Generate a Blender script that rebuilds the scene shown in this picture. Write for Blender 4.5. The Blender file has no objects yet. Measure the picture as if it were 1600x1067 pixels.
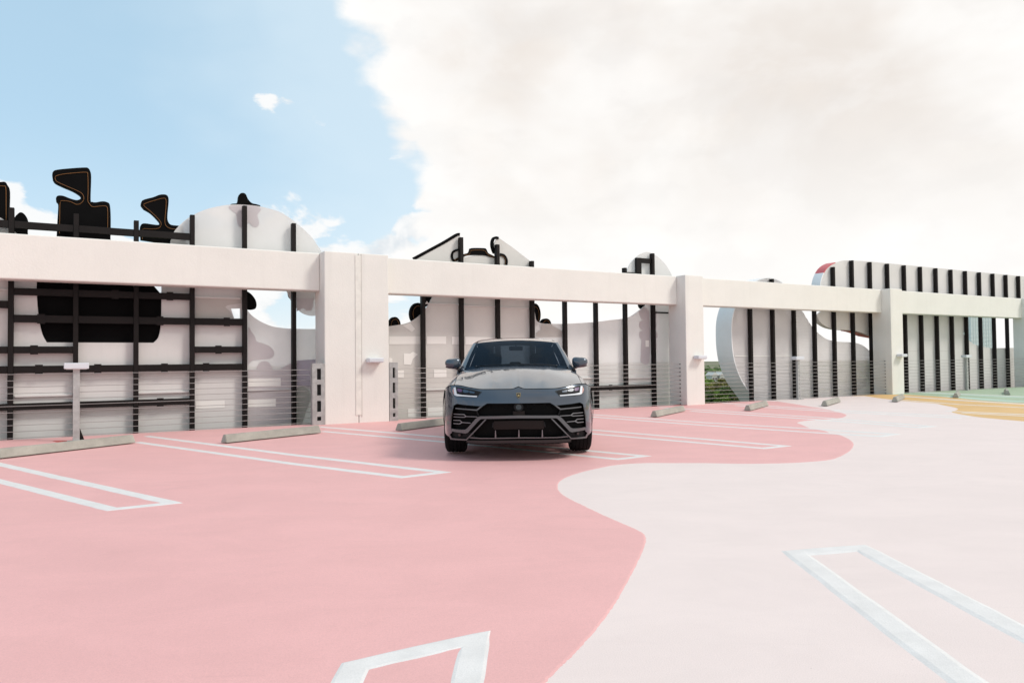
import bpy, bmesh, math, random
import numpy as np
from mathutils import Vector, Matrix
from mathutils.geometry import tessellate_polygon
random.seed(7); np.random.seed(7)
C = bpy.context.scene.collection
R = math.radians

# ------------------------------------------------------------ camera, sky, sun, exposure
F_PX, PITCH, ROLL, EYE = 1166.0, 2.64e-2, 1.08e-2, 1.25
sc = bpy.context.scene
cam = bpy.data.cameras.new('camera'); cam_o = bpy.data.objects.new('camera', cam); C.objects.link(cam_o)
cam.sensor_width = 36.0; cam.lens = 36.0*F_PX/1600.0; cam.clip_start = .05; cam.clip_end = 20000
cam_o.location = (0, 0, EYE)
cam_o.matrix_world = Matrix.Translation((0,0,EYE)) @ Matrix.Rotation(R(90)+PITCH, 4, 'X') @ Matrix.Rotation(-ROLL, 4, 'Z')
sc.camera = cam_o
SUN_AZ, SUN_EL = R(106), R(46)            # azimuth measured clockwise from +Y
wd = bpy.data.worlds.new('World'); sc.world = wd; wd.use_nodes = True
SUN_STRENGTH, SUN_ANGLE, SKY_STRENGTH, EXPOSURE = 1.7, R(14), .1, .24
sun = bpy.data.lights.new('sun', 'SUN'); sun_o = bpy.data.objects.new('sun', sun); C.objects.link(sun_o)
sun.energy = SUN_STRENGTH; sun.angle = SUN_ANGLE; sun.color = (1, .95, .88)
sd = Vector((math.sin(SUN_AZ)*math.cos(SUN_EL), math.cos(SUN_AZ)*math.cos(SUN_EL), math.sin(SUN_EL)))
sun_o.rotation_euler = sd.to_track_quat('Z', 'Y').to_euler(); sun_o.location = (20, 5, 30)
sc.view_settings.view_transform = 'Standard'; sc.view_settings.look = 'None'
sc.view_settings.exposure = EXPOSURE; sc.view_settings.gamma = 1; sc.view_settings.use_curve_mapping = False

class NT:                                 # small node-tree helper
    def __init__(s, nt): s.t = nt; s.n = nt.nodes; s.l = nt.links
    def new(s, typ, **kw):
        n = s.n.new(typ)
        for k, v in kw.items():
            if k[0] == '_': n.inputs[k[1:].replace('_', ' ')].default_value = v
            else: setattr(n, k, v)
        return n
    def link(s, a, b): s.l.new(a, b)
    def math(s, op, a, b=None, clamp=False):
        n = s.n.new('ShaderNodeMath'); n.operation = op; n.use_clamp = clamp
        for i, v in enumerate((a, b)):
            if v is None: continue
            if isinstance(v, (int, float)): n.inputs[i].default_value = v
            else: s.l.new(v, n.inputs[i])
        return n.outputs[0]
    def ramp(s, v, lo, hi, o0=0., o1=1.):
        n = s.n.new('ShaderNodeMapRange'); n.interpolation_type = 'SMOOTHSTEP'
        s.l.new(v, n.inputs['Value']); n.inputs['From Min'].default_value = lo; n.inputs['From Max'].default_value = hi
        n.inputs['To Min'].default_value = o0; n.inputs['To Max'].default_value = o1
        return n.outputs[0]
    def mix(s, f, a, b):
        n = s.n.new('ShaderNodeMix'); n.data_type = 'RGBA'
        for inp, v in ((n.inputs[0], f), (n.inputs[6], a), (n.inputs[7], b)):
            if isinstance(v, (int, float)): inp.default_value = v
            elif isinstance(v, tuple): inp.default_value = (*v, 1)
            else: s.l.new(v, inp)
        return n.outputs[2]
    def noise(s, vec, scale, detail=4, rough=.55, dist=0.):
        n = s.new('ShaderNodeTexNoise'); n.inputs['Scale'].default_value = scale
        n.inputs['Detail'].default_value = detail; n.inputs['Roughness'].default_value = rough
        n.inputs['Distortion'].default_value = dist
        if vec is not None: s.l.new(vec, n.inputs['Vector'])
        return n.outputs[0]

def build_sky():
    w = NT(wd.node_tree); w.n.clear()
    out = w.new('ShaderNodeOutputWorld'); bg = w.new('ShaderNodeBackground'); bg.inputs['Strength'].default_value = SKY_STRENGTH
    w.link(bg.outputs[0], out.inputs[0])
    ns = w.new('ShaderNodeTexSky'); ns.sky_type = 'NISHITA'; ns.sun_disc = False
    ns.sun_elevation = SUN_EL; ns.sun_rotation = SUN_AZ; ns.altitude = 10; ns.air_density = 1.0; ns.dust_density = 1.2; ns.ozone_density = 1.3
    tc = w.new('ShaderNodeTexCoord'); d = tc.outputs['Generated']
    sp = w.new('ShaderNodeSeparateXYZ'); w.link(d, sp.inputs[0]); X, Y, Z = sp.outputs
    # stretch the lookup so that clouds flatten towards the horizon
    zz = w.math('MULTIPLY', Z, 1.7)
    cb = w.new('ShaderNodeCombineXYZ'); w.link(X, cb.inputs[0]); w.link(Y, cb.inputs[1]); w.link(zz, cb.inputs[2]); v = cb.outputs[0]
    n1 = w.noise(v, 3.6, 8, .56, .15); n2 = w.noise(v, 9.0, 8, .58, .1); n3 = w.noise(v, 2.0, 5, .5, .3); n4 = w.noise(v, 5.5, 6, .55, .4)
    # one great cloud bank fills the right of the sky, clear blue to the left of it
    q = w.math('ADD', X, w.math('MULTIPLY', Y, .108))
    q = w.math('ADD', q, w.math('MULTIPLY', Z, .22))
    q = w.math('ADD', q, w.math('MULTIPLY', w.math('SUBTRACT', n1, .5), .20))
    q = w.math('ADD', q, w.math('MULTIPLY', w.math('SUBTRACT', n2, .5), .05))
    wp = w.new('ShaderNodeTexNoise'); wp.inputs['Scale'].default_value = 7; wp.inputs['Detail'].default_value = 4; w.link(v, wp.inputs['Vector'])
    wv = w.new('ShaderNodeVectorMath'); wv.operation = 'MULTIPLY_ADD'; w.link(wp.outputs['Color'], wv.inputs[0]); wv.inputs[1].default_value = (.09, .09, .09); w.link(v, wv.inputs[2])
    puff = None                           # rounded billows, three sizes
    for sc_v, am in ((9., .55), (21., .35)):
        vn = w.new('ShaderNodeTexVoronoi'); vn.feature = 'F1'; vn.inputs['Scale'].default_value = sc_v; w.link(wv.outputs[0], vn.inputs['Vector'])
        pv = w.math('MULTIPLY', w.math('SUBTRACT', .42, vn.outputs['Distance']), am); puff = pv if puff is None else w.math('ADD', puff, pv)
    q = w.math('ADD', q, w.math('MULTIPLY', puff, .11))
    bank = w.ramp(q, -.006, .036)
    # cumulus heaps low over the horizon
    lo = w.math('SUBTRACT', w.math('ADD', w.math('MULTIPLY', n4, .80), .10), w.math('MULTIPLY', Z, .85)); lo = w.math('ADD', lo, w.math('MULTIPLY', puff, .30))
    low = w.ramp(lo, .325, .365)
    haze = w.ramp(Z, .0, .30, 1., 0.)
    # colours (radiance before the 0.1 strength)
    blue = w.mix(.62, ns.outputs[0], (5.4, 7.7, 9.2))
    blue = w.mix(w.math('MULTIPLY', haze, .45), blue, (7.6, 8.3, 8.7))
    near = w.ramp(q, -.32, .0)
    blue = w.mix(w.math('MULTIPLY', near, .45), blue, (7.2, 8.1, 8.6))
    vo = w.new('ShaderNodeVectorMath'); vo.operation = 'ADD'; w.link(v, vo.inputs[0]); vo.inputs[1].default_value = (.035, -.01, .05)
    n1b = w.noise(vo.outputs[0], 3.6, 8, .56, .15); n4b = w.noise(vo.outputs[0], 5.5, 6, .55, .4)
    rel1 = w.ramp(w.math('SUBTRACT', n1b, n1), -.03, .075); rel4 = w.ramp(w.math('SUBTRACT', n4b, n4), -.03, .08)
    shade = w.math('MULTIPLY', w.ramp(n3, .41, .58), w.ramp(q, .03, .22))
    hi = w.ramp(Z, .10, .34)
    cl = w.mix(w.math('MULTIPLY', shade, w.math('ADD', w.math('MULTIPLY', hi, .78), .04)), (8.85, 8.7, 8.5), (7.0, 6.4, 5.9))
    cl = w.mix(w.math('MULTIPLY', w.ramp(n4, .45, .62), .28), cl, (8.9, 8.8, 8.7))
    cl = w.mix(w.math('MULTIPLY', rel1, w.math('ADD', .12, w.math('MULTIPLY', hi, .10))), cl, (6.7, 6.45, 6.25))
    cl = w.mix(w.math('MULTIPLY', w.ramp(puff, .12, -.12), .10), cl, (6.9, 6.8, 6.75))
    lowc = w.mix(rel4, (8.7, 8.55, 8.4), (6.7, 6.95, 7.2))
    sky = w.mix(w.math('MULTIPLY', low, .85), blue, lowc)
    gaps = w.math('MULTIPLY', w.ramp(Z, .46, .66), w.ramp(n1, .40, .54))      # the bank breaks up overhead
    sky = w.mix(w.math('MULTIPLY', bank, w.math('SUBTRACT', 1., w.math('MULTIPLY', gaps, .85))), sky, cl)
    sky = w.mix(w.ramp(Z, -.02, .10, .75, 0.), sky, (8.7, 8.6, 8.45))
    w.link(sky, bg.inputs['Color'])
build_sky()

# ------------------------------------------------------------ geometry of the place: camera rays, wall frame
def ray(x, y):                            # photo pixel (1600 wide) -> direction
    u = (x-800)/F_PX; v = -(y-533.5)/F_PX
    c, s = math.cos(ROLL), math.sin(ROLL)
    ul = c*u+s*v; vl = -s*u+c*v
    cp, sp = math.cos(PITCH), math.sin(PITCH)
    return (ul, cp-sp*vl, sp+cp*vl)
ALPHA, WD = 1.0388, 15.0723               # heading of the parapet line and its distance from the camera
SA, CA = math.sin(ALPHA), math.cos(ALPHA)
WROT = math.atan2(CA, SA)
def W(s, n, z=0.): return Vector((s*SA-(WD+n)*CA, s*CA+(WD+n)*SA, z))
def on_wall(x, y, n):                     # pixel -> (s, z) on the vertical plane n
    d = ray(x, y); t = (WD+n)/(d[1]*SA-d[0]*CA)
    return ((d[0]*SA+d[1]*CA)*t, EYE+d[2]*t)
def on_deck(x, y):                        # pixel -> point of the deck
    d = ray(x, y); t = -EYE/d[2]; return (d[0]*t, d[1]*t)
def sn_deck(x, y):
    X, Y = on_deck(x, y); return (X*SA+Y*CA, -X*CA+Y*SA-WD)
def walls(pts, n): return [on_wall(x, y, n) for x, y in pts]

def crom(pts, closed=True, k=6):          # Catmull-Rom through traced points
    P = [np.array(p, float) for p in pts]; n = len(P); out = []
    rng = range(n) if closed else range(n-1)
    for i in rng:
        p1, p2 = P[i], P[(i+1) % n]
        p0 = P[i-1] if (closed or i > 0) else 2*p1-p2
        p3 = P[(i+2) % n] if (closed or i+2 < n) else 2*p2-p1
        for j in range(k):
            t = j/k
            out.append(tuple(.5*((2*p1)+(-p0+p2)*t+(2*p0-5*p1+4*p2-p3)*t*t+(-p0+3*p1-3*p2+p3)*t**3)))
    if not closed: out.append(tuple(P[-1]))
    return out
def area(p): return .5*sum(p[i-1][0]*p[i][1]-p[i][0]*p[i-1][1] for i in range(len(p)))
def inset(p, d):
    if area(p) < 0: p = p[::-1]
    n = len(p); out = []
    for i in range(n):
        a, b, c = np.array(p[i-1]), np.array(p[i]), np.array(p[(i+1) % n])
        e1 = b-a; e2 = c-b
        l1 = np.linalg.norm(e1) or 1; l2 = np.linalg.norm(e2) or 1
        n1 = np.array((-e1[1], e1[0]))/l1; n2 = np.array((-e2[1], e2[0]))/l2
        m = n1+n2; L = np.linalg.norm(m)
        m = m/L if L > 1e-6 else n1
        k = 1/max(.5, float(m @ n1))
        out.append(tuple(b+m*d*k))
    return out

# ------------------------------------------------------------ mesh helpers
def link(name, bm, mat, parent=None, smooth=False, auto=None):
    me = bpy.data.meshes.new(name); bm.normal_update(); bm.to_mesh(me); bm.free()
    if mat is not None:
        for m in (mat if isinstance(mat, (list, tuple)) else [mat]): me.materials.append(m)
    if smooth:
        for p in me.polygons: p.use_smooth = True
        if auto is not None:
            try: me.set_sharp_from_angle(angle=auto)
            except Exception: pass
    o = bpy.data.objects.new(name, me); C.objects.link(o)
    if parent is not None: o.parent = parent
    return o
def tag(o, label, cat, group=None):
    o['label'] = label; o['category'] = cat
    if group: o['group'] = group
    return o
def struct(o): o['kind'] = 'structure'; return o
def thing(name, label, cat, loc=(0,0,0), rz=0., group=None):
    o = bpy.data.objects.new(name, None); C.objects.link(o); o.empty_display_size = .2
    o.location = loc; o.rotation_euler = (0, 0, rz); return tag(o, label, cat, group)
def box(bm, x0, x1, y0, y1, z0, z1, bev=0., seg=1, mi=0):
    vs = [bm.verts.new((x, y, z)) for z in (z0, z1) for y in (y0, y1) for x in (x0, x1)]
    fs = [bm.faces.new([vs[i] for i in f]) for f in ((0,2,3,1),(4,5,7,6),(0,1,5,4),(2,6,7,3),(0,4,6,2),(1,3,7,5))]
    for f in fs: f.material_index = mi
    if bev > 0:
        es = list({e for f in fs for e in f.edges})
        bmesh.ops.bevel(bm, geom=es, offset=bev, segments=seg, affect='EDGES', profile=.5)
def tube(bm, pts, r, k=6, closed=False, cap=True):
    P = [Vector(p) for p in pts]; n = len(P); rings = []
    rr = r if isinstance(r, (list, tuple)) else [r]*n
    for i in range(n):
        if closed: t = (P[(i+1) % n]-P[i-1])
        else: t = P[min(i+1, n-1)]-P[max(i-1, 0)]
        if t.length < 1e-9: t = Vector((0,0,1))
        t.normalize(); up = Vector((0,0,1)) if abs(t.z) < .95 else Vector((1,0,0))
        a = t.cross(up).normalized(); b = t.cross(a)
        rings.append([bm.verts.new(P[i]+(a*math.cos(2*math.pi*j/k)+b*math.sin(2*math.pi*j/k))*rr[i]) for j in range(k)])
    for i in range(n if closed else n-1):
        A, B = rings[i], rings[(i+1) % n]
        for j in range(k): bm.faces.new((A[j], A[(j+1) % k], B[(j+1) % k], B[j]))
    if cap and not closed:
        bm.faces.new(rings[0]); bm.faces.new(rings[-1][::-1])
def prism(loops, w0, w1, fmap, grid=None, bm=None):
    """fill a 2-D outline (first loop, others are holes), give it the thickness w0..w1 and map it to 3-D"""
    bm2 = bmesh.new()
    lp = []
    for q in loops:
        c = [q[0]]
        for p in q[1:]:
            if abs(p[0]-c[-1][0])+abs(p[1]-c[-1][1]) > 1e-6: c.append(p)
        if abs(c[0][0]-c[-1][0])+abs(c[0][1]-c[-1][1]) < 1e-6: c.pop()
        lp.append(c)
    if area(lp[0]) < 0: lp[0] = lp[0][::-1]
    for i in range(1, len(lp)):
        if area(lp[i]) > 0: lp[i] = lp[i][::-1]
    flat = [p for l in lp for p in l]
    tris = tessellate_polygon([[Vector((p[0], p[1], 0)) for p in l] for l in lp])
    fr = [bm2.verts.new((p[0], p[1], 0)) for p in flat]
    for t in tris:
        try: bm2.faces.new([fr[i] for i in t])
        except ValueError: pass
    bmesh.ops.dissolve_degenerate(bm2, dist=1e-6, edges=bm2.edges[:])
    if grid:
        us = [p[0] for p in flat]; vs = [p[1] for p in flat]
        for ax, (lo, hi), st in ((0, (min(us), max(us)), grid[0]), (1, (min(vs), max(vs)), grid[1])):
            k = math.ceil(lo/st+1e-4)
            while k*st < hi-1e-4:
                co = Vector((0,0,0)); co[ax] = k*st; no = Vector((0,0,0)); no[ax] = 1
                bmesh.ops.bisect_plane(bm2, geom=bm2.verts[:]+bm2.edges[:]+bm2.faces[:], plane_co=co, plane_no=no)
                k += 1
    for f in bm2.faces:
        f.normal_update()
        if f.normal.z < 0: f.normal_flip()
    bm2.verts.index_update()
    out = bm if bm is not None else bmesh.new()
    vs = list(bm2.verts)
    fa = {v: out.verts.new(fmap(v.co.x, v.co.y, w0)) for v in vs}
    fb = {v: out.verts.new(fmap(v.co.x, v.co.y, w1)) for v in vs}
    new = []
    for f in bm2.faces:
        new.append(out.faces.new([fa[v] for v in f.verts])); new.append(out.faces.new([fb[v] for v in reversed(f.verts)]))
    for e in bm2.edges:
        if len(e.link_faces) == 1:
            a, b = e.verts
            f = e.link_faces[0]
            for l in f.loops:
                if l.edge == e: a, b = l.vert, l.link_loop_next.vert
            new.append(out.faces.new((fa[b], fa[a], fb[a], fb[b])))
    bmesh.ops.recalc_face_normals(out, faces=new)
    bm2.free()
    return out
def sheet(name, pts, z, mat):             # flat painted area on the deck, 4 mm steps
    bm = bmesh.new(); v = [bm.verts.new((p[0], p[1], z)) for p in pts]
    tr = tessellate_polygon([[Vector((p[0], p[1], 0)) for p in pts]])
    for t in tr:
        try: f = bm.faces.new([v[i] for i in t]); f.normal_update(); (f.normal_flip() if f.normal.z < 0 else None)
        except ValueError: pass
    skirt(bm, z); return struct(link(name, bm, mat))
def skirt(bm, z):                         # the coat's own thickness: edges run down to the deck, nothing floats
    es = [e for e in bm.edges if len(e.link_faces) == 1]; lo = {}; nrm = {}
    for e in es:                          # a thin feathered edge: five times as wide as it is high
        a, b = e.verts; d = (b.co-a.co); n = Vector((d.y, -d.x, 0)).normalized()
        if n.dot(e.link_faces[0].calc_center_median()-a.co) > 0: n = -n
        for v in (a, b): nrm[v] = nrm.get(v, Vector((0, 0, 0)))+n
    for v, n in nrm.items():
        n = n.normalized()*5*z if n.length > .3 else Vector((0, 0, 0))
        lo[v] = bm.verts.new((v.co.x+n.x, v.co.y+n.y, -.0005))
    for e in es: a, b = e.verts; bm.faces.new((a, b, lo[b], lo[a]))
    bmesh.ops.recalc_face_normals(bm, faces=bm.faces[:])
    if sum(f.normal.z*f.calc_area() for f in bm.faces) < 0: bmesh.ops.reverse_faces(bm, faces=bm.faces[:])
def stroke(pts, w, closed=False):         # mitred outline strip
    P = [np.array(p, float) for p in pts]; n = len(P); L = []; Rr = []
    for i in range(n):
        d1 = P[i]-P[i-1] if (i > 0 or closed) else P[1]-P[0]
        d2 = P[(i+1) % n]-P[i] if (i < n-1 or closed) else P[-1]-P[-2]
        d1 /= np.linalg.norm(d1); d2 /= np.linalg.norm(d2)
        n1 = np.array((-d1[1], d1[0])); n2 = np.array((-d2[1], d2[0])); m = n1+n2; m /= max(np.linalg.norm(m), 1e-6)
        k = 1/max(.22, float(m @ n1)); L.append(P[i]+m*w/2*k); Rr.append(P[i]-m*w/2*k)
    return L, Rr
def line_sheet(name, pts, w, z, mat):
    L, Rr = stroke(pts, w); bm = bmesh.new()
    def fine(q):                          # hand-taped edges are never quite straight
        o = []
        for i in range(len(q)-1):
            d = np.linalg.norm(q[i+1]-q[i]); k = nseg[i]
            for j in range(k): o.append(q[i]+(q[i+1]-q[i])*j/k+(np.random.normal(0, .0028, 2) if j else 0))
        return o+[q[-1]]
    nseg = [max(1, int(np.linalg.norm(L[i+1]-L[i])/.16)) for i in range(len(L)-1)]
    L, Rr = fine(L), fine(Rr)
    a = [bm.verts.new((p[0], p[1], z)) for p in L]; b = [bm.verts.new((p[0], p[1], z)) for p in Rr]
    for i in range(len(a)-1): bm.faces.new((a[i], b[i], b[i+1], a[i+1]))
    skirt(bm, z); return struct(link(name, bm, mat))

# ------------------------------------------------------------ materials
def mat(name, col, rough=.6, metal=0., spec=.5, coat=0., var=0., vscale=3., grain=0., gscale=200., bump=0., bscale=40., streak=None, emit=None):
    m = bpy.data.materials.new(name); m.use_nodes = True; t = NT(m.node_tree); b = t.n['Principled BSDF']
    b.inputs['Roughness'].default_value = rough; b.inputs['Metallic'].default_value = metal
    b.inputs['Specular IOR Level'].default_value = spec; b.inputs['Coat Weight'].default_value = coat; b.inputs['Coat Roughness'].default_value = .04
    tc = t.new('ShaderNodeTexCoord'); v = tc.outputs['Object']
    c = None
    if var or grain or streak:
        c = col
        if var:
            f = t.ramp(t.noise(v, vscale, 6, .6), .3, .7)
            c = t.mix(f, tuple(x*(1-var) for x in col), tuple(min(1, x*(1+var*.6)) for x in col))
        if streak:
            mp = t.new('ShaderNodeMapping'); mp.inputs['Scale'].default_value = streak[1]; t.link(v, mp.inputs[0])
            f = t.ramp(t.noise(mp.outputs[0], 1., 5, .6), .50, .78)
            c = t.mix(t.math('MULTIPLY', f, streak[0]), c, tuple(x*.62 for x in col))
        if grain:
            f = t.noise(v, gscale, 2, .6)
            c = t.mix(t.ramp(f, .3, .7, 0, grain), c, tuple(x*.45 for x in col))
        t.link(c, b.inputs['Base Color'])
    else: b.inputs['Base Color'].default_value = (*col, 1)
    if bump:
        bp = t.new('ShaderNodeBump'); bp.inputs['Strength'].default_value = bump; bp.inputs['Distance'].default_value = .01
        t.link(t.noise(v, bscale, 4, .6), bp.inputs['Height']); t.link(bp.outputs[0], b.inputs['Normal'])
    if emit: b.inputs['Emission Color'].default_value = (*emit[0], 1); b.inputs['Emission Strength'].default_value = emit[1]
    return m
def deck_mat(name, col, dirt=.12, tone=.10):
    m = bpy.data.materials.new(name); m.use_nodes = True; t = NT(m.node_tree); b = t.n['Principled BSDF']
    b.inputs['Roughness'].default_value = .62; b.inputs['Specular IOR Level'].default_value = .35
    v = t.new('ShaderNodeTexCoord').outputs['Object']
    mp = t.new('ShaderNodeMapping'); mp.inputs['Rotation'].default_value = (0, 0, -WROT); mp.inputs['Scale'].default_value = (.7, 1.15, 1); t.link(v, mp.inputs[0])
    broad = t.ramp(t.noise(mp.outputs[0], 1.3, 9, .72, .5), .34, .68)
    c = t.mix(broad, tuple(x*(1-tone) for x in col), tuple(min(.95, x*(1+tone*.45)) for x in col))
    sm = t.ramp(t.noise(v, 1.7, 8, .68, .6), .56, .78)
    c = t.mix(t.math('MULTIPLY', sm, dirt), c, tuple(x*y for x, y in zip(col, (.62, .60, .60))))
    mp2 = t.new('ShaderNodeMapping'); mp2.inputs['Rotation'].default_value = (0, 0, .25); mp2.inputs['Scale'].default_value = (.5, 5., 1); t.link(v, mp2.inputs[0])
    tyre = t.ramp(t.noise(mp2.outputs[0], 1.1, 5, .65, 1.2), .60, .80)
    c = t.mix(t.math('MULTIPLY', tyre, dirt*1.2), c, tuple(x*.55 for x in col))
    sp = t.ramp(t.noise(v, 170, 3, .7), .34, .70, 0, .26)
    c = t.mix(sp, c, tuple(x*.55 for x in col))
    vo = t.new('ShaderNodeTexVoronoi'); vo.inputs['Scale'].default_value = 5.5; t.link(v, vo.inputs['Vector'])
    c = t.mix(t.ramp(vo.outputs['Distance'], .012, .03, .5, 0.), c, tuple(x*.4 for x in col))
    t.link(c, b.inputs['Base Color'])
    bp = t.new('ShaderNodeBump'); bp.inputs['Strength'].default_value = .35; bp.inputs['Distance'].default_value = .004
    t.link(t.noise(v, 130, 4, .7), bp.inputs['Height']); t.link(bp.outputs[0], b.inputs['Normal'])
    return m
def perf_mat(name, col, clear, pitch=0., rows=True):    # perforated sheet: the open share of the holes lets the view through
    m = bpy.data.materials.new(name); m.use_nodes = True; t = NT(m.node_tree); b = t.n['Principled BSDF']; out = t.n['Material Output']
    b.inputs['Roughness'].default_value = .5; v = t.new('ShaderNodeTexCoord').outputs['Object']
    mp = t.new('ShaderNodeMapping'); mp.inputs['Scale'].default_value = (1, 1, 1); t.link(v, mp.inputs[0])
    n = t.ramp(t.noise(v, 1.2, 6, .6), .3, .7)
    t.link(t.mix(n, tuple(x*.92 for x in col), col), b.inputs['Base Color'])
    tr = t.new('ShaderNodeBsdfTransparent'); mx = t.new('ShaderNodeMixShader')
    if pitch:
        s = t.new('ShaderNodeSeparateXYZ'); t.link(v, s.inputs[0])
        row = t.math('MULTIPLY', s.outputs[2], 1/pitch*1.1547); fl = t.math('FLOOR', row)
        off = t.math('MULTIPLY', t.math('MODULO', t.math('ABSOLUTE', fl), 2.), .5)
        u = t.math('FRACT', t.math('ADD', t.math('MULTIPLY', s.outputs[0], 1/pitch), off)); w = t.math('FRACT', row)
        du = t.math('SUBTRACT', u, .5); dw = t.math('SUBTRACT', w, .5)
        r2 = t.math('ADD', t.math('MULTIPLY', du, du), t.math('MULTIPLY', t.math('MULTIPLY', dw, dw), .75))
        hole = t.math('LESS_THAN', r2, clear*.2757)
        t.link(hole, mx.inputs[0])
    else: mx.inputs[0].default_value = clear
    t.link(b.outputs[0], mx.inputs[1]); t.link(tr.outputs[0], mx.inputs[2]); t.link(mx.outputs[0], out.inputs[0])
    return m
M = {}
M['wall'] = mat('painted_concrete', (.81, .79, .74), .75, var=.03, vscale=1.3, bump=.25, bscale=30, streak=(.13, (5, 5, .30)), grain=.06, gscale=90)
M['gapc'] = mat('joint_shadow_gap', (.50, .47, .44), .8)
M['joint'] = mat('joint_sealant', (.79, .77, .71), .6, var=.08, vscale=6)
M['pale'] = deck_mat('pale_pink_deck_coating', (.815, .69, .655), .15, .035)
M['pink'] = deck_mat('pink_deck_coating', (.80, .44, .425), .20, .05)
M['orange'] = deck_mat('orange_deck_coating', (.74, .47, .20))
M['green'] = deck_mat('green_deck_coating', (.40, .50, .35))
M['teal'] = deck_mat('pale_teal_deck_coating', (.50, .64, .54))
M['line'] = mat('white_line_paint', (.765, .735, .715), .6, var=.06, vscale=6, grain=.14, gscale=130, bump=.25, bscale=120)
M['stain'] = mat('red_paint_stain', (.55, .09, .08), .6, var=.3, vscale=12)
M['slab'] = mat('slab_edge_concrete', (.42, .40, .38), .8, var=.1)
M['stop'] = mat('wheel_stop_concrete', (.40, .385, .335), .85, var=.16, vscale=4, grain=.22, gscale=110, bump=.5, bscale=60, streak=(.25, (2, 6, 2)))
M['black'] = mat('black_steel', (.012, .009, .0085), .55, spec=.18, var=.2, vscale=3, bump=.05)
M['sign'] = mat('black_sign_box', (.004, .0038, .004), .7, spec=.06, var=.2)
M['signside'] = mat('sign_side_sheet', (.16, .15, .16), .45)
M['neon'] = mat('orange_tube', (.20, .085, .02), .6)
M['panel'] = mat('white_sheet', (.69, .67, .65), .5, var=.05, vscale=1.1, streak=(.12, (9, 9, .5)))
M['rim'] = mat('pale_blue_grey_sheet', (.87, .87, .87), .45, var=.05, vscale=1.5)
M['red'] = mat('red_sheet', (.62, .12, .13), .45)
M['perf'] = perf_mat('perforated_white_sheet', (.86, .85, .83), .32)
M['mesh'] = perf_mat('fine_mesh_sheet', (.74, .71, .67), .16)
M['drum'] = perf_mat('round_hole_sheet', (.74, .71, .70), .30, .055)
M['mauve'] = perf_mat('grey_mauve_print', (.64, .59, .60), .14)
M['purple'] = perf_mat('purple_grey_print', (.54, .49, .57), .18)
M['olive'] = perf_mat('olive_grey_print', (.50, .50, .46), .18)
M['beige'] = perf_mat('beige_print', (.62, .59, .55), .15)
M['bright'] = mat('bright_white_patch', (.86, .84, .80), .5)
M['galv'] = mat('galvanised_steel', (.46, .46, .45), .5, metal=.35, var=.18, vscale=9, grain=.1, gscale=60)
M['cable'] = mat('steel_cable', (.42, .40, .39), .4, metal=.6)
M['lamp'] = mat('white_lamp_housing', (.66, .68, .715), .4)
M['lens'] = mat('frosted_lens', (.82, .82, .80), .25)
M['dark'] = mat('dark_hole', (.02, .02, .02), .8)

# ------------------------------------------------------------ setting: deck, painted areas, land below
def deckpoly(sn): return [tuple(W(s, n)[:2]) for s, n in sn]
bm = bmesh.new()
prism([[( -45, -60), (75, -60), (75, .29), (-45, .29)]], 0., -.55, lambda s, n, w: W(s, n, w), bm=bm)
struct(link('parking_deck', bm, M['pale']))
pink_px = [(1216,627.3),(1240,631),(1261,634.6),(1287.5,638.6),(1306,643),(1317,646),(1321.5,648.6),(1317,651.6),(1306,653.5),(1287.5,655),(1270,656),(1252,658),(1244.5,660.5),
 (1251,663),(1265,669),(1287,673),(1297,677),(1312,680),(1325,686),(1331.5,692),(1331.5,697),(1325,705),(1306,715),(1287.5,719),(1250,722),(1212,723.5),(1160,724),(1100,723),(1050,723),(1005,723),
 (962,726),(932,731.5),(905,738),(882,746),(871,754),(869.5,762),(873,769),(884,777),(912,791),(950,809),(985,824),(1002,833),(1006,842),(1004,853),(993,878),(975,912),(952,950),(925,985),(895,1018),(870,1042),(845,1067)]
pk = [sn_deck(*p) for p in pink_px]
d = np.array(pk[-1])-np.array(pk[-3]); d /= np.linalg.norm(d)
tail = [tuple(np.array(pk[-1])+d*k) for k in (.6, 1.4, 2.6)]
pk = crom(pk+tail, False, 12)
pk = [pk[0]]+[(a+random.gauss(0, .0018), b+random.gauss(0, .0018)) for a, b in pk[1:]]
pk = [(pk[0][0]-.05, .285)]+pk
pk += [(-6, -22), (-45, -22), (-45, .285)]
sheet('pink_painted_area', deckpoly(pk), .003, M['pink'])
og = [sn_deck(*p) for p in [(1352,618.6),(1376,622.2),(1392.5,624),(1420,627),(1460,630),(1475,633),(1490,636),(1497.7,638.5),(1494.7,641),(1488,643.6),(1504.5,647.5),(1530,651.5),(1560,654.5),(1600,658)]]
og = crom(og, False, 3)
e = og[-1]
og = [(og[0][0]-.3, .283)]+og+[(e[0]+3, e[1]-3), (75, e[1]-3), (75, .283)]
sheet('orange_painted_area', deckpoly(og), .003, M['orange'])
gr = [sn_deck(*p) for p in [(1415,616.6),(1450,618.6),(1485,621),(1530,625.5),(1565,628),(1600,630)]]
gr = crom(gr, False, 3); e = gr[-1]
gr = [(gr[0][0]-.4, .281)]+gr+[(e[0]+8, e[1]-1.2), (75, e[1]-2), (75, .281)]
sheet('green_painted_area', deckpoly(gr), .006, M['green'])
tl = [sn_deck(*p) for p in [(1440,613.8),(1490,616.2),(1540,619),(1600,621.5)]]
line_sheet('teal_painted_band', deckpoly(tl), .35, .009, M['teal'])
tl = [sn_deck(*p) for p in [(1478,619.3),(1530,623.6),(1565,626),(1600,628)]]
line_sheet('teal_painted_band', deckpoly(tl), .45, .009, M['teal'])

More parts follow.
